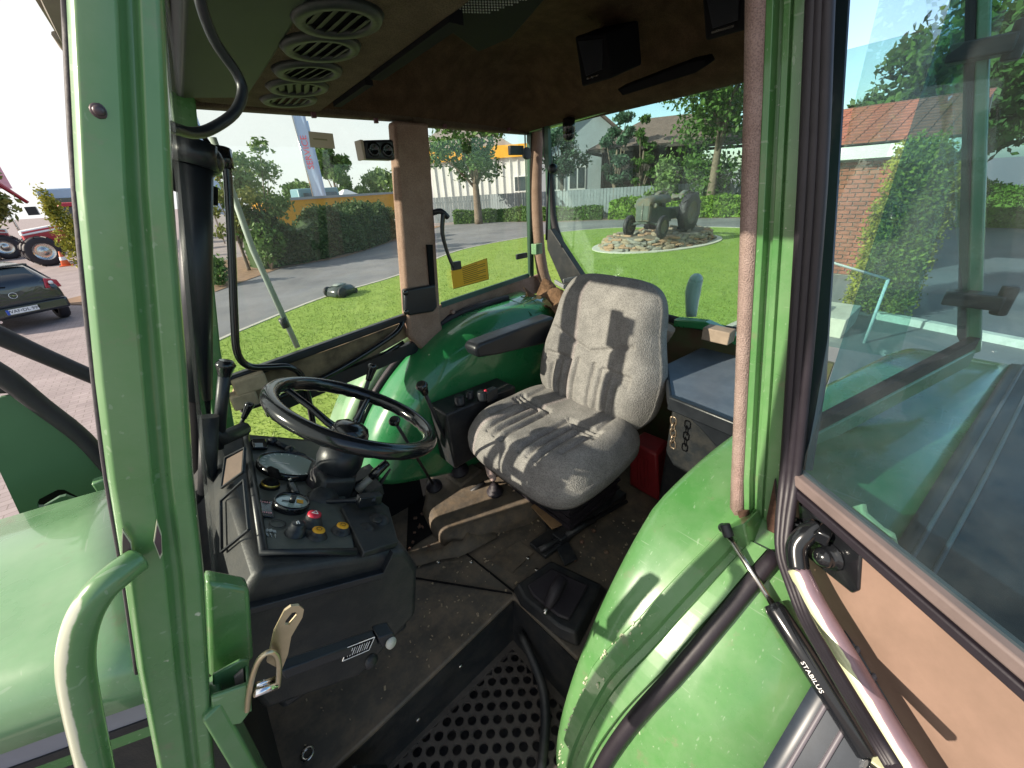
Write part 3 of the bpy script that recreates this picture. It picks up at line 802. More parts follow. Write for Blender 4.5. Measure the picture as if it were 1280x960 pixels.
def flag(x, y, h, label, wd=1.0, yaw=0, word=True):
    e = empty("banner_flag", (x, y, 0), label, "flag", "tall banner flags by the yard")
    d = V((math.cos(yaw), math.sin(yaw), 0)); b = MB(); base = V((x, y, 0))
    b.tube([base, base + V((0, 0, h))], .05, 8); b.build("pole", STEEL, e)
    b = MB(); nn = V((-d.y, d.x, 0)) * .015

    def fn(u, v): return base + d * (.06 + v * wd) + V((0, 0, h * (.22 + .78 * u) - .05 * h * v * (1 - u))) + V((-d.y, d.x, 0)) * .08 * math.sin(u * 9 + v * 3) * v
    b.grid(fn, 12, 4); c = b.build("cloth", FLAGB, e, thick=.01)
    if word: t = text("lettering", "SERVICE", FLAGR, base + d * (wd * .5) + V((0, 0, h * .62)) - V((-d.y, d.x, 0)) * .12, (0, 0, 1), (-d.x, -d.y, 0), .7, c)
    return e


flag(12.4, 41.0, 9.6, "front banner flag with red lettering behind the beige note", .95, rad(-25))
flag(13.3, 43.5, 8.6, "rear banner flag overlapping the lettered one", 1.0, rad(-25), False)
flag(3.8, 34.0, 9.0, "banner flag seen beside the black grab handle", .9, rad(-10), False)
q = MB(); q.box((-6.75, 46, 5.0), (1.7, .15, 1.6)); e = empty("sign_board", (-6.75, 46, 0), "faded pink sign board on a post beyond the red tractors", "sign")
q.build("board", mat("faded_pink", (.75, .38, .45), .6), e); q = MB(); q.tube([(-6.75, 46.1, 0), (-6.75, 46.1, 4.4)], .08, 8); q.build("post", STEEL, e)
e = empty("yellow_trough", (12.5, 30.5, 0), "long orange yellow trough standing behind the dark hedge", "trough")
q = MB(); q.hexa([(6.2, 30.2, .5), (18.0, 36.5, .5), (17.6, 37.5, .5), (5.8, 31.2, .5)], [(6.0, 29.9, 2.4), (18.2, 36.2, 2.4), (17.6, 37.8, 2.4), (5.6, 31.5, 2.4)]); q.build("body", ORANGE, e)
q = MB(); q.beam((6.0, 29.85, 2.45), (18.2, 36.15, 2.45), (.06, -.1, 0), (0, 0, .16)); q.build("rim", mat("grey_rim", (.35, .36, .38), .6), e)
q = MB()
for x, y in ((7, 30.9), (12, 33.6), (17, 36.2)): q.box((x, y, .25), (.3, .3, .5))
q.build("foot", BLACK, e)
e = empty("teal_lorry", (13, 43, 0), "teal lorry cab parked beyond the orange trough", "lorry")
TEAL = mat("teal_paint", (.12, .25, .30), .4)
q = MB(); q.hexa([(12.0, 44, 1.0), (16.5, 45, 1.0), (16.2, 47.2, 1.0), (11.7, 46.2, 1.0)], [(12.2, 44.4, 3.3), (16.3, 45.3, 3.3), (16.1, 47, 3.3), (11.9, 46.1, 3.3)]); q.build("cab", TEAL, e, bevel=.12)
q = MB(); q.hexa([(12.5, 43.96, 1.9), (16.1, 44.8, 1.9), (16.1, 45, 1.9), (12.5, 44.2, 1.9)], [(12.6, 44.2, 2.9), (16.0, 45.0, 2.9), (16.0, 45.2, 2.9), (12.6, 44.4, 2.9)]); q.build("windscreen", DARKWIN, e)
for x, y in ((12.6, 44.4), (15.9, 45.2)):
    q = MB(); q.lathe([(.2, -.15), (.5, -.15), (.5, .15), (.2, .15)], (x, y, .5), (.98, .2, 0), 18); q.build("wheel", RUBBER, e)
e = empty("tent", (19, 50, 0), "small pale tent roof beyond the orange trough", "tent")
q = MB(); q.loft([[V((17.5, 48, 2.4)), V((20.2, 49, 2.4)), V((19.6, 51, 2.4)), V((17, 50, 2.4))], [V((18.4, 49.2, 3.1)), V((18.8, 49.4, 3.1)), V((18.7, 49.7, 3.1)), V((18.3, 49.5, 3.1))]], sm=False); q.build("canopy", WHITE, e)
q = MB()
for p in ((17.6, 48.1), (20.1, 49), (19.5, 50.9), (17.1, 49.9)): q.tube([(*p, 0), (*p, 2.45)], .04, 6)
q.build("pole", STEEL, e)
e = empty("blue_van", (-3.3, 44, 0), "pale blue box van behind the yellow flowering bush", "van")
q = MB(); q.box((-3.3, 44, 2.2), (2.6, 2.2, 3.6)); q.build("body", mat("pale_blue_paint", (.40, .52, .66), .4), e, bevel=.1)
q = MB(); q.box((-3.3, 42.88, 2.9), (1.8, .05, 1.0)); q.build("window", DARKWIN, e)
for x in (-4.2, -2.4):
    q = MB(); q.lathe([(.15, -.12), (.42, -.12), (.42, .12), (.15, .12)], (x, 43.0, .42), (0, 1, 0), 16); q.build("wheel", RUBBER, e)

# ------------------------------------------------------------------ red tractors in the yard


def wheel(parent, c, axis, R, wd, rimm=None, lugs=16, rim_r=.58):
    b = MB(); ax = V(axis).normalized()
    b.lathe([(R * rim_r, -wd * .42), (R * .88, -wd * .5), (R * .97, -wd * .4), (R, -wd * .2), (R, wd * .2), (R * .97, wd * .4), (R * .88, wd * .5), (R * rim_r, wd * .42)], c, ax, 30, caps=False)
    N = ax.orthogonal().normalized(); B = ax.cross(N)
    for k in range(lugs):
        a = 2 * math.pi * k / lugs; s = 1 if k % 2 else -1
        r_ = N * math.cos(a) + B * math.sin(a); t_ = B * math.cos(a) - N * math.sin(a)
        p0 = V(c) + r_ * R + ax * s * wd * .48; p1 = V(c) + (r_ * math.cos(.22) + t_ * math.sin(.22)) * R
        b.beam(p0, p1, t_ * R * .07, r_ * R * .09)
    ty = b.build("tyre", RUBBER, parent)
    b = MB(); b.lathe([(R * .62, -wd * .40), (R * .60, -wd * .22), (R * .25, -wd * .14), (R * .22, -wd * .22), (.0001, -wd * .22)], c, ax, 24, caps=False)
    b.lathe([(R * .62, wd * .40), (R * .60, wd * .22), (R * .25, wd * .14), (R * .22, wd * .22), (.0001, wd * .22)], c, ax, 24, caps=False)
    b.build("rim", rimm or STEEL, ty)
    return ty


def red_tractor(x, y, yaw, label, loader):
    """yaw: direction of the nose"""
    e = empty("red_tractor", (x, y, 0), label, "tractor", "red tractors parked in the yard")
    d = V((math.cos(yaw), math.sin(yaw), 0)); s = V((-d.y, d.x, 0)); o = V((x, y, 0)); Z = V((0, 0, 1))
    P = lambda a, b_, c: o + d * a + s * b_ + Z * c
    q = MB(); q.hexa([P(.2, -.38, 1.0), P(2.0, -.34, 1.0), P(2.0, .34, 1.0), P(.2, .38, 1.0)], [P(.2, -.36, 1.95), P(2.0, -.28, 1.7), P(2.0, .28, 1.7), P(.2, .36, 1.95)]); q.build("hood", REDPAINT, e, bevel=.08)
    q = MB(); q.hexa([P(.25, -.40, 1.72), P(2.02, -.33, 1.5), P(2.02, .33, 1.5), P(.25, .40, 1.72)], [P(.25, -.30, 2.0), P(2.02, -.2, 1.76), P(2.02, .2, 1.76), P(.25, .30, 2.0)]); q.build("hood_top", WHITE, e, bevel=.05)
    q = MB(); q.hexa([P(-1.2, -.6, 1.2), P(.2, -.55, 1.2), P(.2, .55, 1.2), P(-1.2, .6, 1.2)], [P(-1.1, -.6, 2.75), P(.05, -.6, 2.75), P(.05, .6, 2.75), P(-1.1, .6, 2.75)]); q.build("cab", DARKWIN, e, bevel=.04)
    q = MB(); q.hexa([P(-1.3, -.7, 2.75), P(.25, -.7, 2.75), P(.25, .7, 2.75), P(-1.3, .7, 2.75)], [P(-1.2, -.6, 2.95), P(.1, -.6, 2.95), P(.1, .6, 2.95), P(-1.2, .6, 2.95)]); q.build("roof", REDPAINT, e, bevel=.05)
    q = MB(); q.box(P(.3, 0, .85), (2.9, .5, .5), Matrix(((d.x, s.x, 0), (d.y, s.y, 0), (0, 0, 1)))); q.build("chassis", BLACK, e)
    for sd in (-1, 1):
        w_ = wheel(e, P(-.8, sd * .85, .82), s, .82, .5, lugs=22)
        w_ = wheel(e, P(1.6, sd * .8, .72), s, .72, .46, lugs=20)
        q = MB(); rings = []
        for k in range(9):
            a = rad(10 + k * 20); cc = P(-.8 + .95 * math.cos(a), 0, .82 + .95 * math.sin(a))
            rings.append([cc + s * sd * .58, cc + s * sd * 1.1])
        q.loft(rings, closed=False); q.build("mudguard", REDPAINT, e, thick=.03)
    if loader:
        for sd in (-.5, .5):
            q = MB(); q.tube([P(.3, sd, 1.3), P(.35, sd, 2.6), P(1.5, sd, 4.6), P(2.7, sd, 4.5), P(3.6, sd, 3.2)], [.10, .12, .15, .15, .10], 4); q.build("loader_arm", REDPAINT, e)
            q = MB(); q.tube([P(.4, sd, 1.4), P(1.4, sd, 3.8)], .06, 8); q.build("hydraulic_ram", STEEL, e)
        q = MB(); q.beam(P(3.6, -.9, 2.7), P(3.6, .9, 2.7), d * .5, Z * .5); q.build("loader_bucket", BLACK, e)
    return e


red_tractor(-2.9, 33.4, rad(192), "red and white tractor with a silver rimmed wheel behind the parked car", False)
red_tractor(-8.7, 42.0, rad(5), "red tractor with its loader arm raised above the other tractor", True)

e = empty("traffic_cone", (-3.62, 30.9, 0), "orange traffic cone beside the red tractor wheel", "cone")
CONE = mat("cone_orange", (.70, .16, .06), .6)
q = MB(); q.lathe([(.19, .03), (.03, .72), (.02, .72)], (-3.62, 30.9, 0), (0, 0, 1), 16); q.build("body", CONE, e)
q = MB(); q.box((-3.62, 30.9, .02), (.5, .5, .04)); q.build("base", CONE, e)
q = MB(); q.lathe([(.135, .30), (.10, .46)], (-3.62, 30.9, 0), (0, 0, 1), 16, caps=False); q.lathe([(.139, .30), (.104, .46)], (-3.62, 30.9, 0), (0, 0, 1), 16, caps=False); q.build("white_band", WHITE, e)

# ------------------------------------------------------------------ parked hatchback


def car():
    c = V((-2.76, 14.3, 0)); back = V((.37, -.93, 0)).normalized(); fw = -back; s = V((fw.y, -fw.x, 0)); Z = V((0, 0, 1))   # s = car's right
    e = empty("parked_car", c + fw * 2, "black hatchback parked on the paving, seen from behind", "car")
    P = lambda a, b_, z: c + fw * a + s * b_ + Z * z
    CARP = mat("black_car_paint", (.012, .018, .026), .22, coat=.8)
    # cross sections from rear to nose: (a, half width low, half width belt, half width roof, z low, z belt, z roof)
    S = [(0.02, .72, .76, .55, .34, .80, .98), (.10, .82, .83, .60, .30, .88, 1.12), (.38, .85, .86, .58, .28, .93, 1.36), (.75, .86, .86, .57, .26, .94, 1.45), (1.5, .86, .86, .57, .26, .94, 1.47), (2.1, .86, .86, .56, .26, .93, 1.42), (2.75, .86, .84, .55, .26, .92, 1.12), (3.0, .85, .82, .60, .26, .90, 1.0), (3.5, .82, .78, .55, .28, .78, .86), (3.85, .66, .64, .45, .32, .62, .70)]
    q = MB(); rings = []
    for a, w0, w1, w2, z0, z1, z2 in S:
        rings.append([P(a, -w0 * .9, z0), P(a, -w0, z0 + .1), P(a, -w1 * 1.01, (z0 + z1) / 2), P(a, -w1, z1), P(a, -w2, z2 - .03), P(a, -w2 * .8, z2), P(a, w2 * .8, z2), P(a, w2, z2 - .03), P(a, w1, z1), P(a, w1 * 1.01, (z0 + z1) / 2), P(a, w0, z0 + .1), P(a, w0 * .9, z0)])
    q.loft(rings); body = q.build("body", CARP, e)
    md = body.modifiers.new("smooth", 'SUBSURF'); md.levels = 1; md.render_levels = 2
    q = MB()   # rear window, follows the hatch
    q.hexa([P(.085, -.60, .97), P(.085, .60, .97), P(.37, .50, 1.335), P(.37, -.50, 1.335)], [P(.05, -.60, .99), P(.05, .60, .99), P(.335, .50, 1.355), P(.335, -.50, 1.355)]); q.build("rear_window", DARKWIN, e, bevel=.02)
    q = MB(); q.beam(P(.40, -.56, 1.40), P(.40, .56, 1.40), fw * .22, Z * .03); q.build("roof_spoiler", CARP, e, bevel=.01)
    q = MB(); q.beam(P(.03, -.03, .995), P(.06, -.32, 1.03), fw * .025, Z * .02); q.build("wiper", BLACK_MATT, e)
    TAIL = mat("tail_lamp_red", (.45, .01, .03), .15, coat=.8)
    for sd in (-1, 1):
        q = MB(); q.hexa([P(.03, sd * .56, .84), P(.24, sd * .865, .80), P(.30, sd * .86, .98), P(.12, sd * .62, 1.06)], [P(-.02, sd * .56, .84), P(.20, sd * .90, .80), P(.26, sd * .885, .98), P(.08, sd * .64, 1.07)]); t = q.build("tail_lamp", TAIL, e, bevel=.02)
        q = MB(); q.ball(P(.03, sd * .70, .95), .045, 6); q.build("reversing_lens", WHITE, t)
        for a in (.72, 3.05):
            ty = MB(); ty.lathe([(.19, -.09), (.29, -.10), (.315, -.06), (.315, .06), (.29, .10), (.19, .09)], P(a, sd * .76, .315), s, 26, caps=False); tyo = ty.build("tyre", RUBBER, e)
            ty = MB(); ty.lathe([(.20, .07 * sd), (.16, .06 * sd), (.05, .075 * sd), (.001, .075 * sd)], P(a, sd * .76, .315), s, 20, caps=False); ty.build("rim", STEEL, tyo)
        q = MB(); q.hexa([P(.5, sd * .845, .98), P(2.35, sd * .845, .98), P(2.0, sd * .62, 1.33), P(.75, sd * .62, 1.36)], [P(.5, sd * .862, .99), P(2.35, sd * .862, .99), P(2.0, sd * .637, 1.34), P(.75, sd * .637, 1.37)]); q.build("side_window", DARKWIN, e)
        q = MB(); q.hexa([P(2.15, sd * .86, 1.0), P(2.3, sd * .86, 1.0), P(2.3, sd * 1.05, 1.0), P(2.15, sd * 1.05, 1.0)], [P(2.15, sd * .86, 1.14), P(2.3, sd * .86, 1.12), P(2.3, sd * 1.03, 1.12), P(2.15, sd * 1.03, 1.14)]); q.build("wing_mirror", CARP, e, bevel=.02)
    q = MB(); q.hexa([P(-.05, -.80, .34), P(-.05, .80, .34), P(.12, .84, .34), P(.12, -.84, .34)], [P(-.04, -.80, .60), P(-.04, .80, .60), P(.12, .85, .60), P(.12, -.85, .60)]); bu = q.build("bumper", CARP, e, bevel=.05)
    q = MB(); q.beam(P(-.052, -.78, .585), P(-.052, .78, .585), fw * .02, Z * .012); q.build("bumper_groove", BLACK_MATT, bu)
    q = MB(); q.beam(P(-.058, -.26, .47), P(-.058, .26, .47), fw * .012, Z * .112); pt = q.build("number_plate", WHITE, e)
    q = MB(); q.beam(P(-.067, -.26, .47), P(-.067, -.215, .47), fw * .004, Z * .112); q.build("blue_band", mat("plate_blue", (.02, .08, .45), .5), pt)
    text("plate_lettering", "WAF\u2022DL 999", BLACK_MATT, P(-.066, .022, .47), s, Z, .098, pt)
    em = MB(); ax = -fw + Z * .05; o = P(.005, 0, .80)
    em.lathe([(.060, 0), (.068, 0), (.068, .014), (.060, .014), (.060, 0)], o - fw * .0, ax, 24, caps=False)
    em.prism([o + s * -.062 + Z * .010 + ax * .004, o + s * .004 + Z * .008 + ax * .004, o + s * -.006 + Z * -.004 + ax * .004, o + s * .062 + Z * -.010 + ax * .004, o + s * -.004 + Z * -.008 + ax * .004, o + s * .006 + Z * .004 + ax * .004], ax * .01)
    em.build("badge", CHROME, e)
    q = MB(); q.tube([P(-.05, -.42, .30), P(.15, -.42, .30)], .03, 10); q.build("exhaust_tip", CHROME, e)
    return e


car()

# ------------------------------------------------------------------ robot mower on the lawn
MX, MY = 3.42, 10.95
e = empty("robot_mower", (MX, MY, .03), "small dark robot lawn mower at the edge of the grass", "mower")
d = V((.93, .37, 0)); s = V((-.37, .93, 0)); Z = V((0, 0, 1)); P = lambda a, b_, z: V((MX, MY, .03)) + d * a + s * b_ + Z * z
q = MB(); q.loft([[P(a, -w_, .05), P(a, -w_ * 1.05, h * .6), P(a, -w_ * .7, h), P(a, w_ * .7, h), P(a, w_ * 1.05, h * .6), P(a, w_, .05)] for a, w_, h in ((-.36, .16, .16), (-.28, .23, .24), (-.05, .26, .29), (.2, .24, .25), (.33, .18, .17))]); q.build("shell", mat("dark_grey_shell", (.035, .045, .045), .3, coat=.4), e)
q = MB(); q.loft([[P(a, -w_, .285), P(a, -w_ * .8, h), P(a, w_ * .8, h), P(a, w_, .285)] for a, w_, h in ((-.2, .1, .29), (-.1, .14, .315), (.1, .13, .30))]); q.build("lid", mat("mid_grey", (.2, .23, .22), .5), e)
for a, b_, r_ in ((-.22, -.27, .13), (-.22, .27, .13), (.28, -.18, .07), (.28, .18, .07)):
    q = MB(); q.lathe([(.02, -.03), (r_, -.03), (r_, .03), (.02, .03)], P(a, b_, r_), s, 18); q.build("wheel", RUBBER, e)

# ------------------------------------------------------------------ stone plinth and old grey tractor
PC = V((15.25, 8.5, 0)); PA, PB = 2.65, 1.5; PD = V((.98, -.20, 0)).normalized(); PS = V((-PD.y, PD.x, 0))
e = empty("stone_plinth", PC, "oval drystone plinth under the old grey tractor", "plinth")
q = MB(); ring = [PC + PD * math.cos(a) * (PA + .38) + PS * math.sin(a) * (PB + .38) for a in [2 * math.pi * k / 40 for k in range(40)]]
q.prism([p + V((0, 0, .0)) for p in ring], (0, 0, .06)); q.build("edging", mat("pale_concrete", (.50, .47, .42), .9, var=.2, scale=4), e)
q = MB(); n_ = 32; q.loft([[PC + PD * math.cos(2 * math.pi * k / n_) * PA * f + PS * math.sin(2 * math.pi * k / n_) * PB * f + V((0, 0, z)) for k in range(n_)] for f, z in ((.95, .03), (.90, .36), (.8, .46))]); q.build("core", mat("plinth_soil", (.16, .13, .10), .95, var=.4), e)
STONES = [mat("sandstone", (.26, .20, .145), .9, var=.5, scale=9, bump=.4, bscale=30), mat("grey_stone", (.19, .175, .155), .9, var=.5, scale=9, bump=.4, bscale=30), mat("rusty_stone", (.28, .17, .11), .9, var=.5, scale=9, bump=.4, bscale=30)]
protos = []
for k in range(9):
    r2 = random.Random(50 + k); q = MB(); nn_ = 8
    bot = [V((math.cos(2 * math.pi * i / nn_) * .17 * r2.uniform(.8, 1.15), math.sin(2 * math.pi * i / nn_) * .11 * r2.uniform(.8, 1.15), -.05)) for i in range(nn_)]
    mid = [p * r2.uniform(1.0, 1.12) + V((0, 0, .05)) for p in bot]; mid = [V((p.x, p.y, r2.uniform(-.01, .02))) for p in mid]
    top_ = [V((p.x * .88, p.y * .86, .05 + r2.uniform(-.012, .012))) for p in bot]
    q.loft([bot, mid, top_], sm=False); protos.append(q)
first = {}
for layer in range(6):
    cnt = 40 if layer < 5 else 60
    for k in range(cnt):
        a = 2 * math.pi * (k + (layer % 2) * .5) / cnt + random.uniform(-.05, .05)
        f = 1.0 - layer * .03 if layer < 5 else random.uniform(.1, .8); z = .08 + layer * .08 if layer < 5 else .47
        p = PC + PD * math.cos(a) * PA * f + PS * math.sin(a) * PB * f + V((0, 0, z + random.uniform(-.012, .012)))
        j = random.randrange(9); m_ = STONES[(j * 7 + layer) % 3] if False else STONES[j % 3]
        rot = (random.uniform(-.22, .22), random.uniform(-.22, .22), a + math.pi / 2 + math.atan2(PD.y, PD.x) + random.uniform(-.25, .25))
        if j not in first:
            o = protos[j].build("stone", m_, e, org=(0, 0, 0)); put(o, p, e); o.rotation_euler = rot; first[j] = o
        else: o = dup(first[j], p, e, rot)
        sc_ = random.uniform(.7, 1.5); o.scale = (sc_, sc_, random.uniform(.6, 1.2))


def old_tractor():
    d = V((-.998, -.05, 0)).normalized(); s = V((-d.y, d.x, 0)); Z = V((0, 0, 1)); o = V((15.75, 8.35, .46)); K = 1.06
    e = empty("old_tractor", o, "old grey green tractor displayed on the stone plinth", "tractor")
    P = lambda a, b_, z: o + (d * a + s * b_ + Z * z) * K
    OG = mat("old_grey_green_paint", (.10, .12, .105), .65, var=1, var_col=(.15, .11, .075), scale=5)
    OGD = mat("old_dark_iron", (.06, .075, .065), .7, var=.5, scale=6)
    q = MB(); sec = lambda a, w_, h, zt: [P(a, -w_, zt - h), P(a, -w_, zt - .10), P(a, -w_ * .75, zt - .02), P(a, 0, zt), P(a, w_ * .75, zt - .02), P(a, w_, zt - .10), P(a, w_, zt - h)]
    q.loft([sec(2.18, .25, .20, 1.19), sec(2.1, .29, .23, 1.24), sec(1.6, .29, .24, 1.28), sec(.75, .28, .26, 1.27)], closed=True); q.build("hood", OG, e)
    q = MB(); q.hexa([P(2.0, -.27, .50), P(2.16, -.25, .50), P(2.16, .25, .50), P(2.0, .27, .50)], [P(2.0, -.27, 1.05), P(2.16, -.26, 1.05), P(2.16, .26, 1.05), P(2.0, .27, 1.05)]); q.build("grille_surround", OG, e, bevel=.03)
    for sd in (-1, 1):
        g = MB(); g.hexa([P(2.15, sd * .03, .56), P(2.15, sd * .22, .56), P(2.175, sd * .22, .56), P(2.175, sd * .03, .56)], [P(2.15, sd * .03, 1.02), P(2.15, sd * .22, 1.02), P(2.175, sd * .22, 1.02), P(2.175, sd * .03, 1.02)]); gr = g.build("grille", OGD, e)
    g = MB(); g.beam(P(2.18, 0, .54), P(2.18, 0, 1.06), s * .035, d * .03); g.build("grille_bar", STEEL, e)
    q = MB(); q.hexa([P(.3, -.17, .35), P(2.1, -.17, .42), P(2.1, .17, .42), P(.3, .17, .35)], [P(.3, -.17, .75), P(2.0, -.15, 1.0), P(2.0, .15, 1.0), P(.3, .17, .8)]); q.build("engine", OGD, e, bevel=.03)
    q = MB(); q.lathe([(.06, 0), (.085, .04), (.085, .09), (.05, .11)], P(1.9, .34, .98), d, 16); q.build("headlight", OG, e)
    q = MB(); q.lathe([(.06, 0), (.085, .04), (.085, .09), (.05, .11)], P(1.9, -.34, .98), d, 16); q.build("headlight", OG, e)
    q = MB(); q.tube([P(1.85, -.62, .35), P(1.85, 0, .48), P(1.85, .62, .35)], .05, 8); q.build("front_axle", OGD, e)
    for sd in (-1, 1):
        wheel(e, P(1.85, sd * .62, .32), s, .36 * K, .15, OG, lugs=0, rim_r=.6)
        wheel(e, P(0, sd * .66, .62), s, .66 * K, .32, OG, lugs=20)
        q = MB(); rings = []
        for k in range(9):
            a = rad(55 + k * 11); cc = P(.74 * math.cos(a), 0, .62 + .74 * math.sin(a))
            rings.append([cc + s * sd * .40, cc + s * sd * .58])
        q.loft(rings, closed=False); q.build("mudguard", OG, e, thick=.02)
    q = MB(); q.beam(P(-.2, 0, .62), P(.5, 0, .62), s * .4, Z * .4); q.beam(P(-.05, -.6, .62), P(-.05, .6, .62), d * .2, Z * .2); q.build("gearbox", OGD, e, bevel=.03)
    q = MB(); q.grid(lambda u, v: P(.02 - .38 * u, (v - .5) * .42, 1.0 + .10 * (2 * u - 1) ** 2 + .25 * max(0, u - .6) + .05 * (2 * v - 1) ** 2), 8, 8); q.build("seat", OG, e, thick=.02)
    q = MB(); q.lathe([(.19, -.012), (.205, 0), (.19, .012), (.175, 0), (.19, -.012)], P(.48, 0, 1.36), (d * -.5 + Z).normalized(), 24, caps=False); q.tube([P(.48, 0, 1.36), P(.9, 0, 1.0)], .02, 8); q.tube([P(.48, -.18, 1.36), P(.48, .18, 1.36)], .012, 6); q.build("steering_wheel", OG, e)


old_tractor()
# ================================================================== the tractor we look into
T = empty("tractor", (0.9, 0.9, 0), "green tractor with its cab door open, grey fabric seat and black steering wheel", "tractor")
Z = V((0, 0, 1)); X = V((1, 0, 0)); Y = V((0, 1, 0))
FLOOR = 1.10


def part(name, q, m, parent=None, **k): return q.build(name, m, parent or T, **k)


def wallR(x, off=0): return (1.38 + .17 * x if x < .88 else 1.53 + .234 * (x - .88)) + off
def wallL(x, off=0): return (.42 - .17 * x if x < .88 else .27 - .234 * (x - .88)) + off


# ---- roof shell, headliner, overhead console
q = MB()
q.prism([(-.02, .36, 2.93), (.84, .23, 2.93), (.95, .275, 2.93), (1.80, .51, 2.93), (1.80, 1.80, 2.93), (0.0, 1.90, 2.93)], (0, 0, .09))
xs = [.12, .5, .88, 1.3, 1.70]
for a, b_ in zip(xs, xs[1:]):
    q.hexa([(a, wallR(a, .03), 2.64), (b_, wallR(b_, .03), 2.64), (b_, wallR(b_, .06), 2.64), (a, wallR(a, .06), 2.64)], [(a, wallR(a, .03), 2.94), (b_, wallR(b_, .03), 2.94), (b_, wallR(b_, .06), 2.94), (a, wallR(a, .06), 2.94)])
    if a < .8: q.hexa([(a, wallL(a, -.06), 2.70), (b_, wallL(b_, -.06), 2.70), (b_, wallL(b_, -.03), 2.70), (a, wallL(a, -.03), 2.70)], [(a, wallL(a, -.06), 2.94), (b_, wallL(b_, -.06), 2.94), (b_, wallL(b_, -.03), 2.94), (a, wallL(a, -.03), 2.94)])
q.hexa([(1.69, .55, 2.69), (1.72, .55, 2.69), (1.72, 1.74, 2.66), (1.69, 1.74, 2.66)], [(1.69, .55, 2.94), (1.72, .55, 2.94), (1.72, 1.74, 2.94), (1.69, 1.74, 2.94)])
q.hexa([(-.005, .37, 2.72), (.14, .40, 2.69), (.14, 1.41, 2.66), (.005, 1.43, 2.72)], [(-.01, .37, 2.94), (.14, .40, 2.94), (.14, 1.41, 2.94), (-.01, 1.43, 2.94)])
roof = part("roof", q, mat("roof_underside", (.14, .125, .10), .8, var=.4, scale=4))


def headl(u, v):
    x = .46 + 1.21 * u
    y0, y1 = wallL(x, .0), wallR(x, .0)
    if x > .84: y0 = max(y0, .285 * x)
    e = 1 - abs(2 * v - 1) ** 5
    g = min(1, u * 9) if u < .2 else min(1, (1 - u) * 3.2)
    g = g * g * (3 - 2 * g)
    z = 2.64 + .03 * (1 - v) + .215 * e * g + .02 * math.sin(v * 9) * e * g
    return V((x, y0 + (y1 - y0) * v, z))


q = MB(); q.grid(headl, 40, 40); hl = part("headliner", q, HEAD, roof, fixn=False)
q = MB()
q.hexa([(.14, .40, 2.655), (.50, .335, 2.668), (.53, 1.47, 2.632), (.20, 1.41, 2.63)], [(.14, .40, 2.75), (.50, .335, 2.75), (.53, 1.47, 2.75), (.20, 1.41, 2.75)])
con = part("overhead_console", q, HEAD_TAN, bevel=.015)
q = MB(); q.hexa([(.12, .41, 2.650), (.27, .38, 2.655), (.31, 1.33, 2.634), (.17, 1.37, 2.630)], [(.12, .41, 2.70), (.27, .38, 2.70), (.31, 1.33, 2.70), (.17, 1.37, 2.70)])
part("sun_blind", q, mat("dark_green_grey_vinyl", (.014, .018, .017), .6, var=.3), con, bevel=.008)
cn = (V((.50, .335, 2.668)) - V((.14, .40, 2.655))).cross(V((.20, 1.41, 2.63)) - V((.14, .40, 2.655))).normalized()
if cn.z > 0: cn = -cn
v0 = None
for px, py, r_ in ((422, 20, .064), (401, 56, .060), (385, 86, .060), (372, 106, .060), (361, 122, .058)):
    c = pl(px, py, (.14, .40, 2.655), cn)
    if v0 is None:
        q = MB(); q.lathe([(.050, .010), (.064, .011), (.072, 0), (.050, 0), (.048, .004), (.050, .010)], (0, 0, 0), cn, 28, 0, caps=False)
        q.lathe([(.049, .003), (.0001, .003)], (0, 0, 0), cn, 24, 1, caps=False)
        for k in range(-2, 3):
            w_ = math.sqrt(.048 ** 2 - (k * .018) ** 2)
            q.beam(V((k * .018, -w_, 0)) + cn * .007, V((k * .018, w_, 0)) + cn * .007, (.012, 0, .004), (.001, 0, .0015), 0)
        v0 = q.build("air_vent", [VENT, BLACK_MATT], con, org=(0, 0, 0)); put(v0, c, con)
    else:
        o = dup(v0, c, con, (0, 0, random.uniform(-.4, .4)))
q = MB(); a_, b_ = V((.515, .70, 2.660)), V((.525, 1.05, 2.648)); q.beam(a_, b_, (.03, 0, 0), (0, 0, .02)); a_, b_ = V((.53, 1.10, 2.648)), V((.535, 1.34, 2.640)); q.beam(a_, b_, (.02, 0, 0), (0, 0, .02)); part("console_slot", q, BLACK_MATT, con)
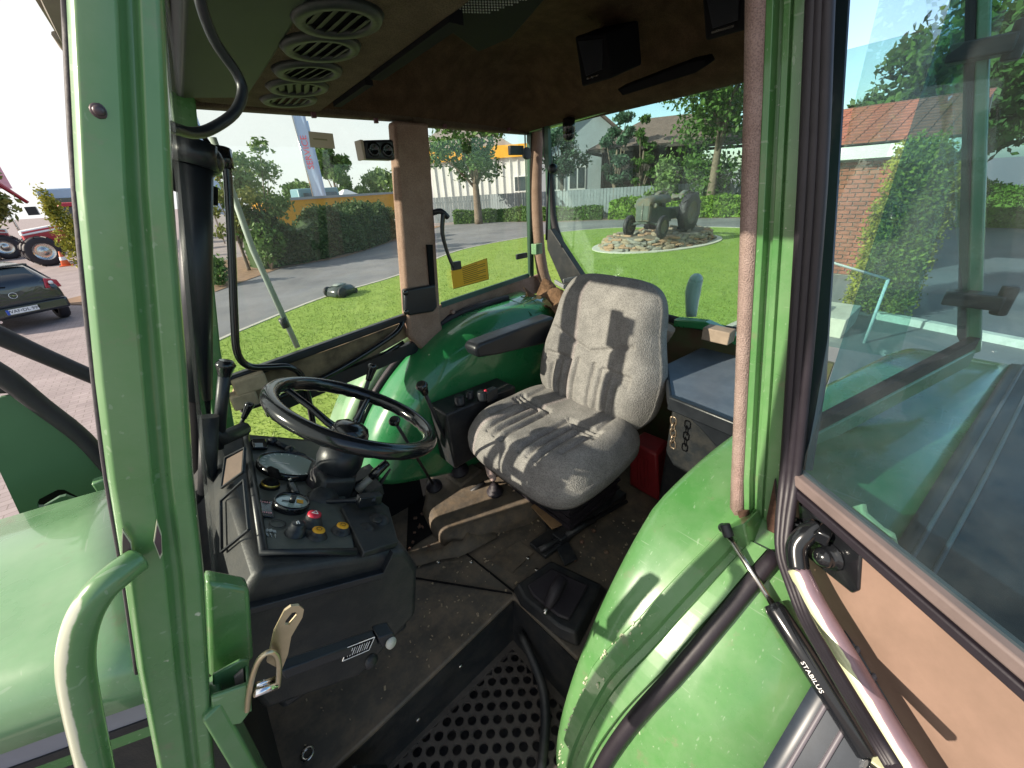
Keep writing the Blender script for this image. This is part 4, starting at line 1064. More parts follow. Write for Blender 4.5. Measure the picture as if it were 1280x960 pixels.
# perforated grille, speakers, recess in the headliner
q = MB(); gz = 2.725
gp = [at(498, -6, z=gz), at(598, 66, z=gz), at(640, 48, z=gz), at(700, -20, z=gz), at(640, -70, z=gz), at(520, -60, z=gz)]
q.prism(gp, (0, 0, .02)); gr = part("roof_grille", q, BLACK_MATT, roof, bevel=.006)
q = MB(); gpx = lambda r, k: at(524 + 3.6 * k + (r % 2) * 1.8 + r * 2, -6 + 3.4 * r + .06 * k, z=gz - .002)
for r in range(7):
    for k in range(40 - r * 3):
        q.box(gpx(r, k), (.0032, .0022, .002))
part("perforation", q, mat("grey_mesh", (.35, .36, .33), .5), gr)["kind"] = "stuff"
for pts, xx, sz in ((((718, 46), (758, 40), (764, 98), (727, 109)), 1.20, .024), (((876, -12), (934, -30), (937, 36), (881, 52)), 1.02, .02)):
    P_ = [at(*p, x=xx) for p in pts]; q = MB(); q.prism(P_, (.16, 0, .05)); sp = part("speaker", q, BLACK_MATT, roof, bevel=.006)
    q = MB(); ins = [P_[0].lerp(P_[2], .12), P_[1].lerp(P_[3], .12), P_[2].lerp(P_[0], .22), P_[3].lerp(P_[1], .22)]; q.prism([p - X * .004 for p in ins], (.003, 0, 0)); part("speaker_cloth", q, BLACK, sp)
    q = MB(); c = P_[3].lerp(P_[2], .45) + (P_[0] - P_[3]) * .12 - X * .005; q.beam(c - Y * .022, c + Y * .022, (.002, 0, 0), (0, 0, .004)); part("maker_strip", q, STEEL, sp)
P_ = [at(*p, x=1.42) for p in ((771, 112), (860, 78), (880, 74), (884, 82), (868, 92), (778, 120))]
q = MB(); q.prism(P_, (.05, 0, .02)); part("grab_recess", q, BLACK_MATT, roof, bevel=.004)
q = MB(); P_ = [at(*p, x=1.5) for p in ((628, 143), (652, 141), (648, 147), (634, 148))]; q.prism(P_, (.03, 0, 0)); part("headliner_slot", q, BLACK_MATT, roof)

# ---- left front pillar: ribbed pressing, leaning
SECT = [(-.002, .010), (.003, .0), (.028, -.003), (.032, .008), (.035, .012), (.039, .012), (.042, .002), (.054, .000), (.058, .006), (.060, .030), (.060, .060), (.000, .060)]


def a_ring(z, grow=1.0):
    x = .014 + .30 * (z - 2.517); y = .42 - .17 * x
    return [V((x + u * grow, y + v * .75 - .17 * u * grow, z)) for u, v in SECT]


PLR = ((-420, 68, 192), (0, 86, 209), (240, 98, 219), (480, 122, 237), (600, 137, 244), (720, 157, 257), (840, 174, 263), (960, 198, 270), (1250, 262, 300))


def p_ring(py, a, b_):
    A_, B_ = ls(a, py), ls(b_, py); d = (B_ - A_) * 1.0
    return [A_ + d * (u / .06) + Y * (v * .62) for u, v in SECT]


q = MB(); q.loft([p_ring(*k) for k in PLR], sm=False)
fp = part("front_pillar", q, GREEN, bevel=.003)
q = MB(); q.tube([ls(a - 1, py, .012) for py, a, b_ in PLR[1:7]], .0035, 6, sub=4); part("edge_trim", q, RUBBER, fp)
c = ls(124, 139); q = MB(); q.ball(c + V((0, -.002, 0)), .0034, 8, sc=(1, .6, 1)); q.ball(c + V((0, -.001, 0)), .0048, 8, sc=(1, .3, 1)); part("bolt", q, mat("dark_rusty_bolt", (.10, .075, .08), .4, metal=.5), fp)
for poly in (((153, 662), (164, 678), (166, 694), (161, 700), (152, 697), (152, 676)), ((196, 651), (202, 668), (203, 693), (200, 699), (192, 678))):
    o_ = [ls(*p, off=-.006) for p in poly]; cc = sum(o_, V()) / len(o_)
    q = MB(); q.prism(o_, (0, .004, 0)); f_ = part("worn_edge", q, PRIMER_PALE, fp)
    q = MB(); q.prism([cc + (p - cc) * .80 - Y * .0006 for p in o_], (0, .004, 0)); part("bare_primer", q, PRIMER, f_)
# grab rail in front of it
q = MB(); path = [ls(172, 700, -.012), ls(150, 716, -.022), ls(122, 742, -.03), ls(102, 780, -.035), ls(95, 830, -.036), ls(104, 890, -.036), ls(122, 970, -.036), ls(140, 1060, -.036)]
q.tube(path, [.012, .0125, .0125, .0125, .0125, .0125, .0125, .0125], 16, sub=5); gr_ = part("grab_rail", q, worn("worn_green_rail", GREEN, (.50, .52, .40), (-.85, -.45, .1), .74, .80, 26, .6))
# right front pillar
q = MB(); top, mid_, bot = rs(226, 122), rs(262, 440), rs(300, 640)
q.beam(rs(221, 60), mid_, (.05, .008, 0), (0, .05, 0)); q.beam(mid_, V((-.13, 1.36, 1.2)), (.05, .008, 0), (0, .05, 0)); part("front_pillar", q, GREEN, bevel=.004)

# ---- windscreen
q = MB(); q.prism([(.10, .47, 2.66), (.17, 1.37, 2.64), (-.06, 1.33, 1.80), (-.135, .51, 1.80)], (.004, 0, .001)); part("windscreen", q, GLASS)

# ---- right side: rails, pillars, panes
q = MB()
for a, b_ in ((.17, .88), (.88, 1.68)):
    q.beam((a, wallR(a, .02), 2.64), (b_, wallR(b_, .02), 2.652), (0, .05, 0), (0, 0, .035))
part("roof_rail", q, HEAD_TAN, bevel=.006)
q = MB(); k_ = None
for px, py in ((392, 144), (470, 151), (556, 158), (636, 162)):
    q.box(rs(px, py, -.012), (.012, .012, .014))
part("trim_clip", q, mat("maroon_clip", (.10, .03, .04), .5), roof)["kind"] = "stuff"


def on_rs(pts, off=0): return [rs(*p, off=off) for p in pts]


q = MB(); b_ = on_rs([(493, 150), (536, 154), (552, 404), (556, 418), (527, 438), (512, 420), (510, 395)], -.03); q.prism(b_, (0, .06, 0)); dp = part("door_pillar", q, PILLAR_FAB, bevel=.012)
q = MB(); b_ = on_rs([(506, 362), (545, 356), (547, 384), (542, 390), (512, 395), (507, 390)], -.05); q.prism(b_, (0, .03, 0)); part("belt_guide_cover", q, BLACK, dp, bevel=.008)
q = MB(); b_ = on_rs([(534, 306), (541, 306), (544, 358), (538, 358)], -.04); q.prism(b_, (0, .02, 0)); part("pillar_slot", q, BLACK_MATT, dp)
for px, py in ((507, 366), (508, 390)):
    q = MB(); q.ball(rs(px, py, -.05), .012, 8, sc=(1, .6, 1)); part("bolt", q, BLACK_GLOSS, dp)
# belt bar, dirty lower door panel, tubes
q = MB(); q.beam(rs(240, 492), rs(512, 394), (0, .03, 0), (0, 0, .028)); rb = part("belt_bar", q, BLACK, bevel=.006)
q = MB(); q.prism(on_rs([(296, 476), (420, 434), (506, 402), (512, 420), (470, 444), (385, 486), (330, 500), (290, 498)], .012), (0, .02, 0)); ldp = part("lower_door_panel", q, DIRTY_TAN)
q = MB(); q.tube([rs(300, 512, -.01), rs(360, 492, -.012), rs(425, 461, -.012), rs(484, 424, -.012), rs(500, 410, -.01), rs(504, 398, 0)], .011, 10, sub=4); q.tube([rs(400, 486, -.005), rs(445, 464, -.005), rs(504, 428, -.005)], .009, 8, sub=3); part("door_bar", q, BLACK_GLOSS)
q = MB(); q.beam(rs(330, 512), rs(520, 432), (0, .03, 0), (0, 0, .05)); part("door_bottom_edge", q, BLACK)
q = MB(); q.box(rs(312, 478, -.02), (.09, .05, .05)); q.box(rs(305, 498, -.015), (.07, .05, .05)); part("latch_box", q, mat("dirty_beige", (.33, .26, .17), .8, var=.6, scale=20), bevel=.006)
q = MB(); q.prism(on_rs([(240, 131), (494, 151), (510, 398), (262, 490)], .01), (0, .004, 0)); part("side_window", q, GLASS)
q = MB(); q.prism(on_rs([(536, 156), (659, 163), (661, 345), (552, 382)], .01), (0, .004, 0)); qw = part("quarter_window", q, GLASS)
q = MB()
for a, b_ in (((656, 160), (661, 344)), ((661, 344), (552, 381))): q.beam(rs(*a), rs(*b_), (.012, .014, 0), (0, .01, .02))
part("window_seal", q, mat("dark_green_edge", (.02, .06, .03), .5), qw)
q = MB(); q.prism(on_rs([(546, 384), (600, 368), (662, 347), (686, 340), (694, 362), (650, 372), (604, 388), (560, 416), (530, 444), (520, 430)], -.005), (0, .03, 0)); part("lower_trim", q, PILLAR_FAB, bevel=.006)
q = MB(); q.ball(rs(566, 390, -.012), .012, 8); part("trim_bolt", q, mat("dull_pinkish_bolt", (.3, .2, .17), .5))
# yellow instruction sticker with printed lines
S_ = on_rs([(564, 338.5), (608.5, 323), (611, 349), (567, 361)], -.004)
q = MB(); q.prism(S_, (0, .002, 0)); st = part("instruction_sticker", q, YELLOW)
q = MB()
for k in range(9):
    f = .10 + k * .095
    a = S_[0].lerp(S_[3], f).lerp(S_[1].lerp(S_[2], f), .28); b_ = S_[0].lerp(S_[3], f).lerp(S_[1].lerp(S_[2], f), .93 if k % 3 else .70)
    q.beam(a - Y * .0006, b_ - Y * .0006, (0, .0008, 0), (0, 0, .0035))
for a, b_ in ((0, 1), (1, 2), (2, 3), (3, 0)): q.beam(S_[a] - Y * .0005, S_[b_] - Y * .0005, (0, .0006, 0), (.002, 0, .003))
part("printed_lines", q, mat("sticker_ink", (.28, .16, .01), .7), st)
# beige note on the side window
q = MB(); N_ = on_rs([(385.5, 164), (416, 167), (419, 186), (388, 184)], -.004); q.prism(N_, (0, .0015, 0)); nt_ = part("paper_note", q, PAPER)
q = MB(); q.beam(N_[0].lerp(N_[3], .45).lerp(N_[1].lerp(N_[2], .45), .15) - Y * .0006, N_[0].lerp(N_[3], .45).lerp(N_[1].lerp(N_[2], .45), .72) - Y * .0006, (0, .0008, 0), (0, 0, .004)); part("faint_line", q, mat("olive_ink", (.32, .30, .16), .8), nt_)
# little lamp with two lenses
q = MB(); B_ = on_rs([(454, 175), (492, 174), (495, 200), (458, 199)], -.09); q.prism(B_, (0, .05, 0)); il = part("interior_lamp", q, BLACK, bevel=.008)
q = MB(); q.prism([p + V((-.004, .0, 0)) for p in on_rs([(452, 174.5), (455.5, 175), (459, 199.5), (456.5, 199)], -.095)], (0, .05, 0)); part("lamp_edge", q, mat("pale_brown_edge", (.35, .28, .2), .5), il)
for px, py in ((467, 187), (484, 188)):
    q = MB(); c = rs(px, py, -.09); q.lathe([(.020, .0), (.022, .006), (.012, .006), (.009, .001), (.0001, .001)], c, (0, -1, 0), 20, caps=False); part("lens", q, BLACK_GLOSS, il)
# window levers and latches
q = MB(); q.tube([rs(541, 266, -.02), rs(551, 264, -.05), rs(560, 272, -.06)], .012, 8, sub=3); q.tube([rs(554, 268, -.06), rs(553, 292, -.06), rs(560, 318, -.06), rs(567, 334, -.06)], [.018, .016, .013, .016], 10, sub=3, flat=.5); q.box(rs(570, 332, -.06), (.045, .02, .035)); wl_ = part("window_lever", q, BLACK, bevel=.003)
q = MB(); q.box(rs(645, 188, -.02), (.09, .02, .04)); q.lathe([(.028, 0), (.028, .015)], rs(657, 192, -.02), (0, -1, 0), 16); part("window_hinge", q, BLACK, bevel=.003)
q = MB(); q.box(rs(652, 320, -.01), (.08, .015, .028)); part("window_catch", q, BLACK, bevel=.003)
# rear right corner pillar, padded, with clamp and rod
q = MB(); q.tube([rs(672, 150, -.03), rs(670, 240, -.035), rs(675, 320, -.045), rs(686, 372, -.06)], [.032, .032, .034, .036], 14, sub=4); rp = part("rear_pillar", q, PILLAR_FAB)
q = MB(); q.beam(rs(662, 158), rs(664, 345), (.02, .005, 0), (0, .03, 0)); q.beam(at(684, 155, x=1.64), at(688, 300, x=1.64), (0, .025, 0), (.02, 0, 0)); part("green_edge", q, mat("dark_green_steel", (.02, .07, .035), .4), rp)
q = MB(); q.box(rs(671, 311, -.09), (.05, .04, .055)); part("clamp", q, GREEN_PALE, rp, bevel=.003)
q = MB(); q.tube([at(686, 213, x=1.52), at(684, 260, x=1.52), at(683, 300, x=1.52)], .006, 8); q.ball(at(691, 211, x=1.50), .022, 8); part("window_stay", q, BLACK, rp)
# rear window: seal, pane, lamp, corner gussets
RW = [at(684, 158, x=1.66), V((1.66, .12, 2.70)), V((1.60, .05, 1.86)), at(918, 411, x=1.66), at(845, 399, x=1.66), at(742, 366, x=1.66), at(722, 348, x=1.66), at(695, 288, x=1.66)]
q = MB(); q.prism(RW, (.004, 0, 0)); rw_ = part("rear_window", q, GLASS_REAR)
q = MB(); q.tube([at(682, 155, x=1.65), at(688, 230, x=1.65), at(694, 286, x=1.65), at(722, 346, x=1.65), at(745, 370, x=1.65), at(850, 402, x=1.65), at(925, 415, x=1.65)], .020, 8, sub=3); part("window_seal", q, RUBBER, rw_)
q = MB(); q.beam((1.66, 1.69, 2.655), (1.66, .52, 2.70), (.05, 0, 0), (0, 0, .035)); part("rear_roof_rail", q, GREEN, bevel=.004)
q = MB(); a_ = at(703, 150, x=1.60); q.tube([at(711, 148, x=1.60), at(711, 168, x=1.60)], .028, 12); q.ball(at(711, 168, x=1.60), .028, 8); part("hanging_knob", q, BLACK_GLOSS, rw_)
q = MB(); q.prism([at(*p, x=1.60) for p in ((682, 288), (688, 286), (738, 362), (722, 372), (706, 362), (684, 312))], (.04, 0, 0)); part("corner_gusset", q, BLACK_DUSTY, bevel=.004)
q = MB(); q.box(at(716, 349, x=1.52), (.05, .09, .02), Matrix.Rotation(rad(-14), 3, 'X')); q.beam(at(694, 352, x=1.5), at(722, 368, x=1.5), (.015, 0, 0), (0, 0, .02)); part("latch_plate", q, mat("grey_plate", (.25, .26, .27), .5), bevel=.003)
q = MB(); q.beam(at(845, 402, x=1.60), at(884, 406, x=1.60), (.05, 0, 0), (0, 0, .035)); q.beam(at(884, 406, x=1.60), V((1.58, .42, 1.80)), (.05, 0, 0), (0, 0, .035)); part("rear_rail", q, GREEN_CLEAN, bevel=.006)
q = MB(); q.prism([(1.62, .2, 1.1), (1.62, 1.62, 1.1), (1.62, 1.62, 1.84), (1.62, .2, 1.79)], (.02, 0, 0)); part("rear_wall_panel", q, mat("dirty_green_panel", (.07, .10, .04), .8, var=1, var_col=(.10, .06, .035), scale=9))
q = MB(); q.grid(lambda u, v: V((1.40 + .22 * u, 1.05 + .5 * v, 1.80 + .05 * math.sin(u * 7 + v * 5) * math.sin(v * 11) + .08 * v)), 14, 18); part("dirt_ledge", q, DIRT)
q = MB(); q.tube([at(818, 432, x=1.5), at(828, 420, x=1.5), at(836, 409, x=1.5)], [.03, .035, .03], 8, sub=2); part("filler_pipe", q, mat("dusty_pipe", (.24, .18, .14), .8, var=.5, scale=20))
q = MB(); q.box(at(898, 418, x=1.5), (.06, .10, .05)); part("rear_fitting", q, mat("dusty_fitting", (.24, .18, .14), .8, var=.5, scale=20), bevel=.004)
q = MB(); q.tube([at(864, 396, x=1.78), at(866, 365, x=1.80), at(870, 350, x=1.80)], [.022, .034, .030], 10, sub=3); q.ball(at(870, 350, x=1.80), .030, 8); part("rear_marker_lamp", q, mat("pale_grey_lens", (.45, .50, .48), .3, coat=.5))

# ---- wheel arches
AX, AZ = 1.10, 1.05


def arch_pt(a, R, y):      # quarter round at the front, a flat top, then down at the back
    k = 90 - math.degrees(a); dx = 0
    if k > 0: dx = .65 * min(1, k / 20); a = rad(90 - max(0, k - 20))
    return V((AX + dx + R * math.cos(a), y, AZ + R * math.sin(a)))


def arch(profile, a0, a1, n):   # profile: (y, R)
    return [[arch_pt(a0 + (a1 - a0) * k / n, R, y) for y, R in profile] for k in range(n + 1)]


RR = .82
prof = [(1.33, .02), (1.33, .45), (1.33, RR - .15), (1.337, RR - .10), (1.358, RR - .055), (1.388, RR - .022), (1.42, RR - .005), (1.455, RR), (1.53, RR + .004), (1.62, RR + .004)]
q = MB(); q.loft(arch(prof, rad(160), rad(79), 44), closed=False); rf_ = part("right_fender", q, GREEN_CLEAN, thick=.006, fixn=False)
rf_.modifiers["thickness"].offset = 1
q = MB(); q.tube([arch_pt(rad(a), RR + .012, 1.535) for a in range(162, 78, -6)], .016, 8); part("fender_seal", q, RUBBER, rf_)
q = MB(); q.loft(arch([(1.56, RR + .02), (1.60, RR + .05), (1.72, RR + .06)], rad(162), rad(112), 20), closed=False); part("door_sill_strip", q, GREEN_PALE, rf_, thick=.01)
q = MB()
for a in (84, 81.5): q.tube([arch_pt(rad(a), RR - .05, 1.355), arch_pt(rad(a), RR - .004, 1.42), arch_pt(rad(a), RR + .005, 1.52)], .0022, 6)
part("fender_seam", q, mat("seam_green", (.01, .10, .03), .5), rf_)
# left arch
RL = .77
prof = [(.335, .25), (.335, RL - .07), (.331, RL - .035), (.322, RL - .012), (.305, RL - .001), (.27, RL + .001), (.10, RL), (-.03, RL)]
AL = [[V((p.x, p.y - .22 * max(0, p.x - .70) if p.y > .0 else p.y - .11 * max(0, p.x - .45), p.z)) for p in r_] for r_ in arch(prof, rad(200), rad(20), 56)]
q = MB(); q.loft(AL, closed=False); lf = part("left_fender", q, GREEN, thick=.006, fixn=False)


def yint(tab, x):
    for (x0, y0), (x1, y1) in zip(tab, tab[1:]):
        if x <= x1: return y0 + (y1 - y0) * (x - x0) / (x1 - x0)
    return tab[-1][1]


CHIP = [(.30, .302), (.362, .288), (.429, .279), (.514, .233), (.659, .184), (.80, .15)]
SL = [(.30, .24), (.344, .223), (.412, .19), (.481, .153), (.597, .115), (.716, .087), (.82, .07)]
SRt = [(.30, .19), (.364, .168), (.452, .131), (.526, .102), (.717, .06), (.82, .045)]
rings, sealp, groove = [], [], []
for k in range(40):
    a = rad(196 - k * 1.95); x = AX + RL * math.cos(a); yc_, ys, yr = yint(CHIP, x), yint(SL, x), yint(SRt, x); m_ = (yc_ + ys) / 2
    rings.append([arch_pt(a, RL + dr, y) for y, dr in ((yc_ + .004, .0), (yc_, .010), (yc_ - (yc_ - ys) * .38, .013), (yc_ - (yc_ - ys) * .44, -.002), (yc_ - (yc_ - ys) * .56, -.002), (yc_ - (yc_ - ys) * .62, .011), (ys + .003, .013), (ys, .0))])
    sealp.append(arch_pt(a, RL + .008, (ys + yr) / 2))
q = MB(); q.loft(rings, closed=False); lg = part("door_ledge", q, GREEN, lf, thick=.003)
lg.data.polygons.foreach_set('use_smooth', [False] * len(lg.data.polygons))
q = MB(); q.tube(sealp, .0155, 10); part("door_seal", q, SEAL, lf)
# chipped edge specks along the ledge
q = MB(); rr = random.Random(5)
for k in range(70):
    i = rr.randrange(2, 30); p = rings[i][rr.choice((1, 1, 1, 2))]; p2 = rings[i + 1][1]
    s_ = rr.uniform(.0012, .0035); q.box(p.lerp(p2, rr.random()) + V((0, rr.uniform(-.003, .003), .0008)), (s_ * rr.uniform(1, 3), s_, s_ * 1.5), Matrix.Rotation(rr.uniform(0, 3), 3, 'Y'))
part("paint_chip", q, PRIMER_PALE, lf)["kind"] = "stuff"
q = MB(); q.loft([[p - Y * (.11 * max(0, p.x - .45)) for p in r_] for r_ in arch([(-.03, RL + .004), (-.05, RL + .006), (-.10, RL + .004), (-.62, RL + .002), (-.70, RL - .01), (-.75, RL - .05)], rad(200), rad(5), 60)], closed=False)
fx = part("fender_extension", q, FENDER_BLACK, thick=.012)
q = MB()
for y in (-.055, -.085): q.tube([p - Y * (.11 * max(0, p.x - .45)) for p in [arch_pt(rad(a), RL + .007, y) for a in range(200, 15, -5)]], .004, 6)
part("extension_rib", q, mat("grey_rib", (.12, .11, .13), .5), fx)
# tyres under the arches
wheel(T, (1.42, -.42, .86), (0, 1, 0), .84, .50, mat("rim_grey", (.5, .5, .48), .5), lugs=30)
wheel(T, (1.42, 2.02, .86), (0, 1, 0), .84, .42, mat("rim_grey_far", (.5, .5, .48), .5), lugs=30)
for y in (.28, 1.62): wheel(T, (-1.75, y, .52), (0, 1, 0), .52, .30, mat("front_rim", (.5, .5, .48), .5), lugs=22)
q = MB(); q.box((-.4, .95, .75), (3.4, .42, .5)); q.box((1.42, .9, .86), (.3, 1.9, .3)); q.box((-1.75, .95, .55), (.2, 1.1, .2)); part("chassis", q, BLACK_DUSTY)

# ---- left door pillar (near), grooved, with a strip of pinkish fabric
lv = [(-20, 932, 958, 1013), (120, 930, 953, 1006), (300, 925, 945, 996), (480, 919, 935, 984), (600, 914, 929, 974), (652, 912, 930, 968)]
XP = .76


def gring(py, a, b_, dx=0):
    A_, B_ = at(a, py, x=XP), at(b_, py, x=XP); d = B_ - A_
    return [A_ + d * f + X * dd for f, dd in ((0, .07), (0, 0), (.18, 0), (.22, .018), (.36, .018), (.40, .004), (.56, .004), (.58, .012), (.62, .012), (.64, .004), (.98, .006), (1, .07))]


top_ = lv[0]; rings = [gring(p, f, g) for p, e_, f, g in lv]
ext = [a + (a - b_) * 2.2 for a, b_ in zip(rings[0], rings[1])]
q = MB(); q.loft([ext] + rings, sm=False); lp = part("door_pillar", q, GREEN, bevel=.002)
rings = []
for k, (p, e_, f, g) in enumerate(lv):
    A_, B_ = at(e_, p, x=XP), at(f, p, x=XP); d = B_ - A_
    rings.append([A_ + X * .07, A_ + X * -.002, A_ + d * .5 - X * .012, B_ - X * .004, B_ + X * .06])
ext = [a + (a - b_) * 2.2 for a, b_ in zip(rings[0], rings[1])]
q = MB(); q.loft([ext] + rings); part("fabric_strip", q, PINK_FAB, lp)
# foot of the pillar
q = MB(); q.prism([at(*p, x=.70) for p in ((880, 672), (930, 655), (938, 690), (905, 712))], (.10, -.01, 0)); part("pillar_foot", q, GREEN, lp, bevel=.004)
q = MB(); q.prism([at(*p, x=XP - .012) for p in ((922, 640), (934, 640), (938, 662), (926, 660))], (.01, 0, 0)); q.prism([at(*p, x=XP - .008) for p in ((958, 648), (968, 600), (972, 660), (962, 690))], (.01, 0, 0)); part("rust_patch", q, mat("rust", (.045, .022, .014), .9, var=.8, scale=60, bump=.4), lp)

# ---- left rear post and quarter window seen past the door glass
XC = 1.5
q = MB(); a0, a1 = at(1222, -30, x=XC), at(1240, -30, x=XC); b0, b1 = at(1206, 446, x=XC), at(1226, 440, x=XC)
a0e, a1e = a0 + (a0 - b0) * .15, a1 + (a1 - b1) * .15
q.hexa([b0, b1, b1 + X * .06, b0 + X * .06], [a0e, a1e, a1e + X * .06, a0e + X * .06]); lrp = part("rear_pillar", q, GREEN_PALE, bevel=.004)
q = MB(); q.hexa([at(1196, 420, x=XC), at(1206, 440, x=XC), at(1206, 440, x=XC) + X * .03, at(1196, 420, x=XC) + X * .03], [at(1208, -60, x=XC), at(1222, -60, x=XC), at(1222, -60, x=XC) + X * .03, at(1208, -60, x=XC) + X * .03]); part("post_seal", q, RUBBER, lrp)
QN = (.2 / .72, 1, 0); QP = (.78, .2, 0)
c0, c1 = at(1206, 446, x=XC), V((.90, .165, 1.80))
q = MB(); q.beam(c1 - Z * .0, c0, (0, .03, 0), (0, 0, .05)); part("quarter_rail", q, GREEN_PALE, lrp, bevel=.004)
q = MB(); q.beam(c1 + Z * .04, c0 + Z * .04, (0, .02, 0), (0, 0, .03)); part("rail_seal", q, RUBBER, lrp)
q = MB(); q.prism([c1 + Z * .03, c0 + Z * .03, at(1212, -60, x=XC), V((.90, .20, 2.72))], (0, .004, 0)); part("quarter_window", q, glass("quarter_glass", (.92, .97, .95), .02, .6))
for py in (374, 62):
    q = MB(); c = at(1216 if py > 100 else 1226, py, x=XC - .02); q.box(c, (.05, .10, .035)); q.tube([c + V((0, -.05, -.03)), c + V((0, -.05, .04))], .016, 10); part("window_hinge", q, BLACK, lrp, bevel=.004)

# ---- open door
DP, DD = V((.76, .091, 0)), V((-.55, -.835, 0)).normalized(); DN = V((-DD.y * -1, DD.x, 0)); DN = V((-.835, .55, 0)).normalized()


def dpx(px, py, off=0): return pl(px, py, DP + DN * off, DN)
def dsz(s, z, off=0): return DP + DD * s + DN * off + Z * z


dz = 1.885
q = MB(); lo = [dpx(*p) for p in ((992, 606), (986, 660), (989, 700), (1004, 745), (1060, 850), (1128, 962))]; q.prism([dsz(.0, dz - .012), *lo[1:], dsz(.45, 1.28), dsz(.95, 1.22), dsz(.95, dz - .012)], -DN * .03)
dr = part("door", q, DOOR_TAN, bevel=.004)
q = MB(); q.beam(dsz(-.01, dz), dsz(.95, dz), DN * .03, Z * .022); part("window_rail", q, mat("pinkish_grey_trim", (.13, .10, .095), .5, var=.3, scale=12), dr, bevel=.004)
q = MB(); q.beam(dsz(.0, dz - .024, .004), dsz(.95, dz - .024, .004), DN * .022, Z * .016); part("rail_seal", q, SEAL, dr, bevel=.003)
q = MB(); q.prism([dsz(.005, dz), dsz(.95, dz), dsz(.95, 2.75), dsz(-.02, 2.75)], -DN * .005); part("door_glass", q, GLASS_DOOR, dr)
q = MB(); q.prism([dpx(1000, 588, -.006), dpx(1014, 588, -.006), dpx(1031, 480, -.006), dpx(1046, 240, -.006), dpx(1063, -40, -.006), dpx(1040, -40, -.006), dpx(1031, 240, -.006), dpx(1012, 480, -.006)], -DN * .003); part("glass_edge_band", q, mat("dark_blue_band", (.02, .035, .05), .25, coat=.4), dr)
for k, f in enumerate((.12, .45, .80)):
    pth = []
    for py, a, b_ in ((-60, 1015, 1045), (0, 1012, 1040), (240, 1000, 1032), (480, 985, 1012), (590, 978, 1000), (650, 973, 990), (690, 972, 986), (730, 984, 998), (790, 1010, 1022), (960, 1112, 1124)):
        pth.append(at(a + (b_ - a) * f, py, x=.752 if py < 600 else .752 - .0009 * (py - 600)))
    q = MB(); q.tube(pth, [.0085] * 6 + [.006] * 4, 8, sub=4); part("edge_seal", q, SEAL, dr)
# foam behind the glass edge
q = MB(); q.prism([dpx(*p, off=-.02) for p in ((1062, 634), (1076, 630), (1078, 642), (1098, 660), (1112, 668), (1117, 688), (1108, 684))], -DN * .012); part("foam_strip", q, FOAM, dr, bevel=.003)
# handle plate, domed nuts, grab tube
q = MB(); q.prism([dpx(*p, off=.004) for p in ((997, 628), (1076, 690), (1073, 738), (1064, 742), (1000, 690))], -DN * .008); hp = part("handle_plate", q, BLACK_GLOSS, dr, bevel=.003)
for px, py, r_ in ((991, 657, .013), (1034, 694, .017)):
    c = dpx(px + 6, py + 1, .004); q = MB(); q.lathe([(r_ * 1.35, 0), (r_ * 1.4, .004), (r_ * 1.0, .005), (r_, .016), (r_ * .9, .022), (r_ * .6, .028), (.0001, .031)], c, DN, 20); part("domed_nut", q, BLACK_GLOSS, dr)
q = MB(); gt = [dpx(1022, 660, .010), dpx(1008, 668, .030), dpx(996, 684, .046), dpx(998, 712, .055), dpx(1018, 754, .058), dpx(1058, 822, .058), dpx(1102, 896, .058), dpx(1156, 985, .058), dpx(1245, 1130, .058)]
q.tube(gt[:4], .017, 14, sub=5); part("grab_tube_end", q, BLACK_GLOSS, dr)
q = MB(); q.tube(gt[3:], .017, 14, sub=5); gt_ = part("grab_tube", q, worn("flaked_tube", WORN_TUBE, (.62, .66, .42), -RGT * .8 + DN * .25 - UP * .3, .45, .52, 40, .6), dr)
q = MB(); q.box(dpx(1030, 668, .014), (.03, .02, .024)); part("tube_clamp", q, BLACK_GLOSS, hp, bevel=.003)
# gas strut
s0, s1 = at(904, 660, x=.69), dpx(1100, 962, .05)
q = MB(); q.ball(s0, .010, 8); q.tube([s0 + Z * .012, s0.lerp(s1, .05)], .011, 10); gs = part("gas_strut", q, BLACK, bevel=.002)
mid1 = s0.lerp(s1, .42)
q = MB(); q.tube([s0.lerp(s1, .04), mid1], .0058, 10); part("piston_rod", q, STEEL, gs)
q = MB(); q.tube([mid1 - (s1 - s0) * .03, mid1, s0.lerp(s1, .95), s0.lerp(s1, .96)], [.016, .0195, .0195, .014], 16); cylr = part("cylinder", q, BLACK_GLOSS, gs)
ax = (s1 - s0).normalized(); tc_ = s0.lerp(s1, .68); toc = (EYE - tc_).normalized(); sd_ = ax.cross(toc).normalized(); nrm = (toc * .85 - sd_ * .55 if sd_.dot(RGT) > 0 else toc * .85 + sd_ * .55).normalized(); nrm = (nrm - ax * nrm.dot(ax)).normalized()
text("strut_lettering", "STABILUS", mat("white_print", (.7, .7, .7), .5), tc_ + nrm * .0197, ax, nrm.cross(ax), .0105, gs)
q = MB(); q.tube([s0.lerp(s1, .955), s1], .005, 8); q.box(s1, (.035, .03, .03)); part("strut_end", q, BLACK_GLOSS, gs, bevel=.004)
q = MB(); q.box(s1 + V((0, .004, .016)), (.02, .018, .008)); part("flaked_paint", q, PRIMER_PALE, gs)
# ---- hood, side band, front bracket
hz = 1.86
n1, n2, f1, f2 = at(0, 842, z=hz), at(162, 792, z=hz), at(0, 655, z=hz), at(140, 615, z=hz)
dn_ = (n1 - n2).normalized(); df_ = (f1 - f2).normalized()


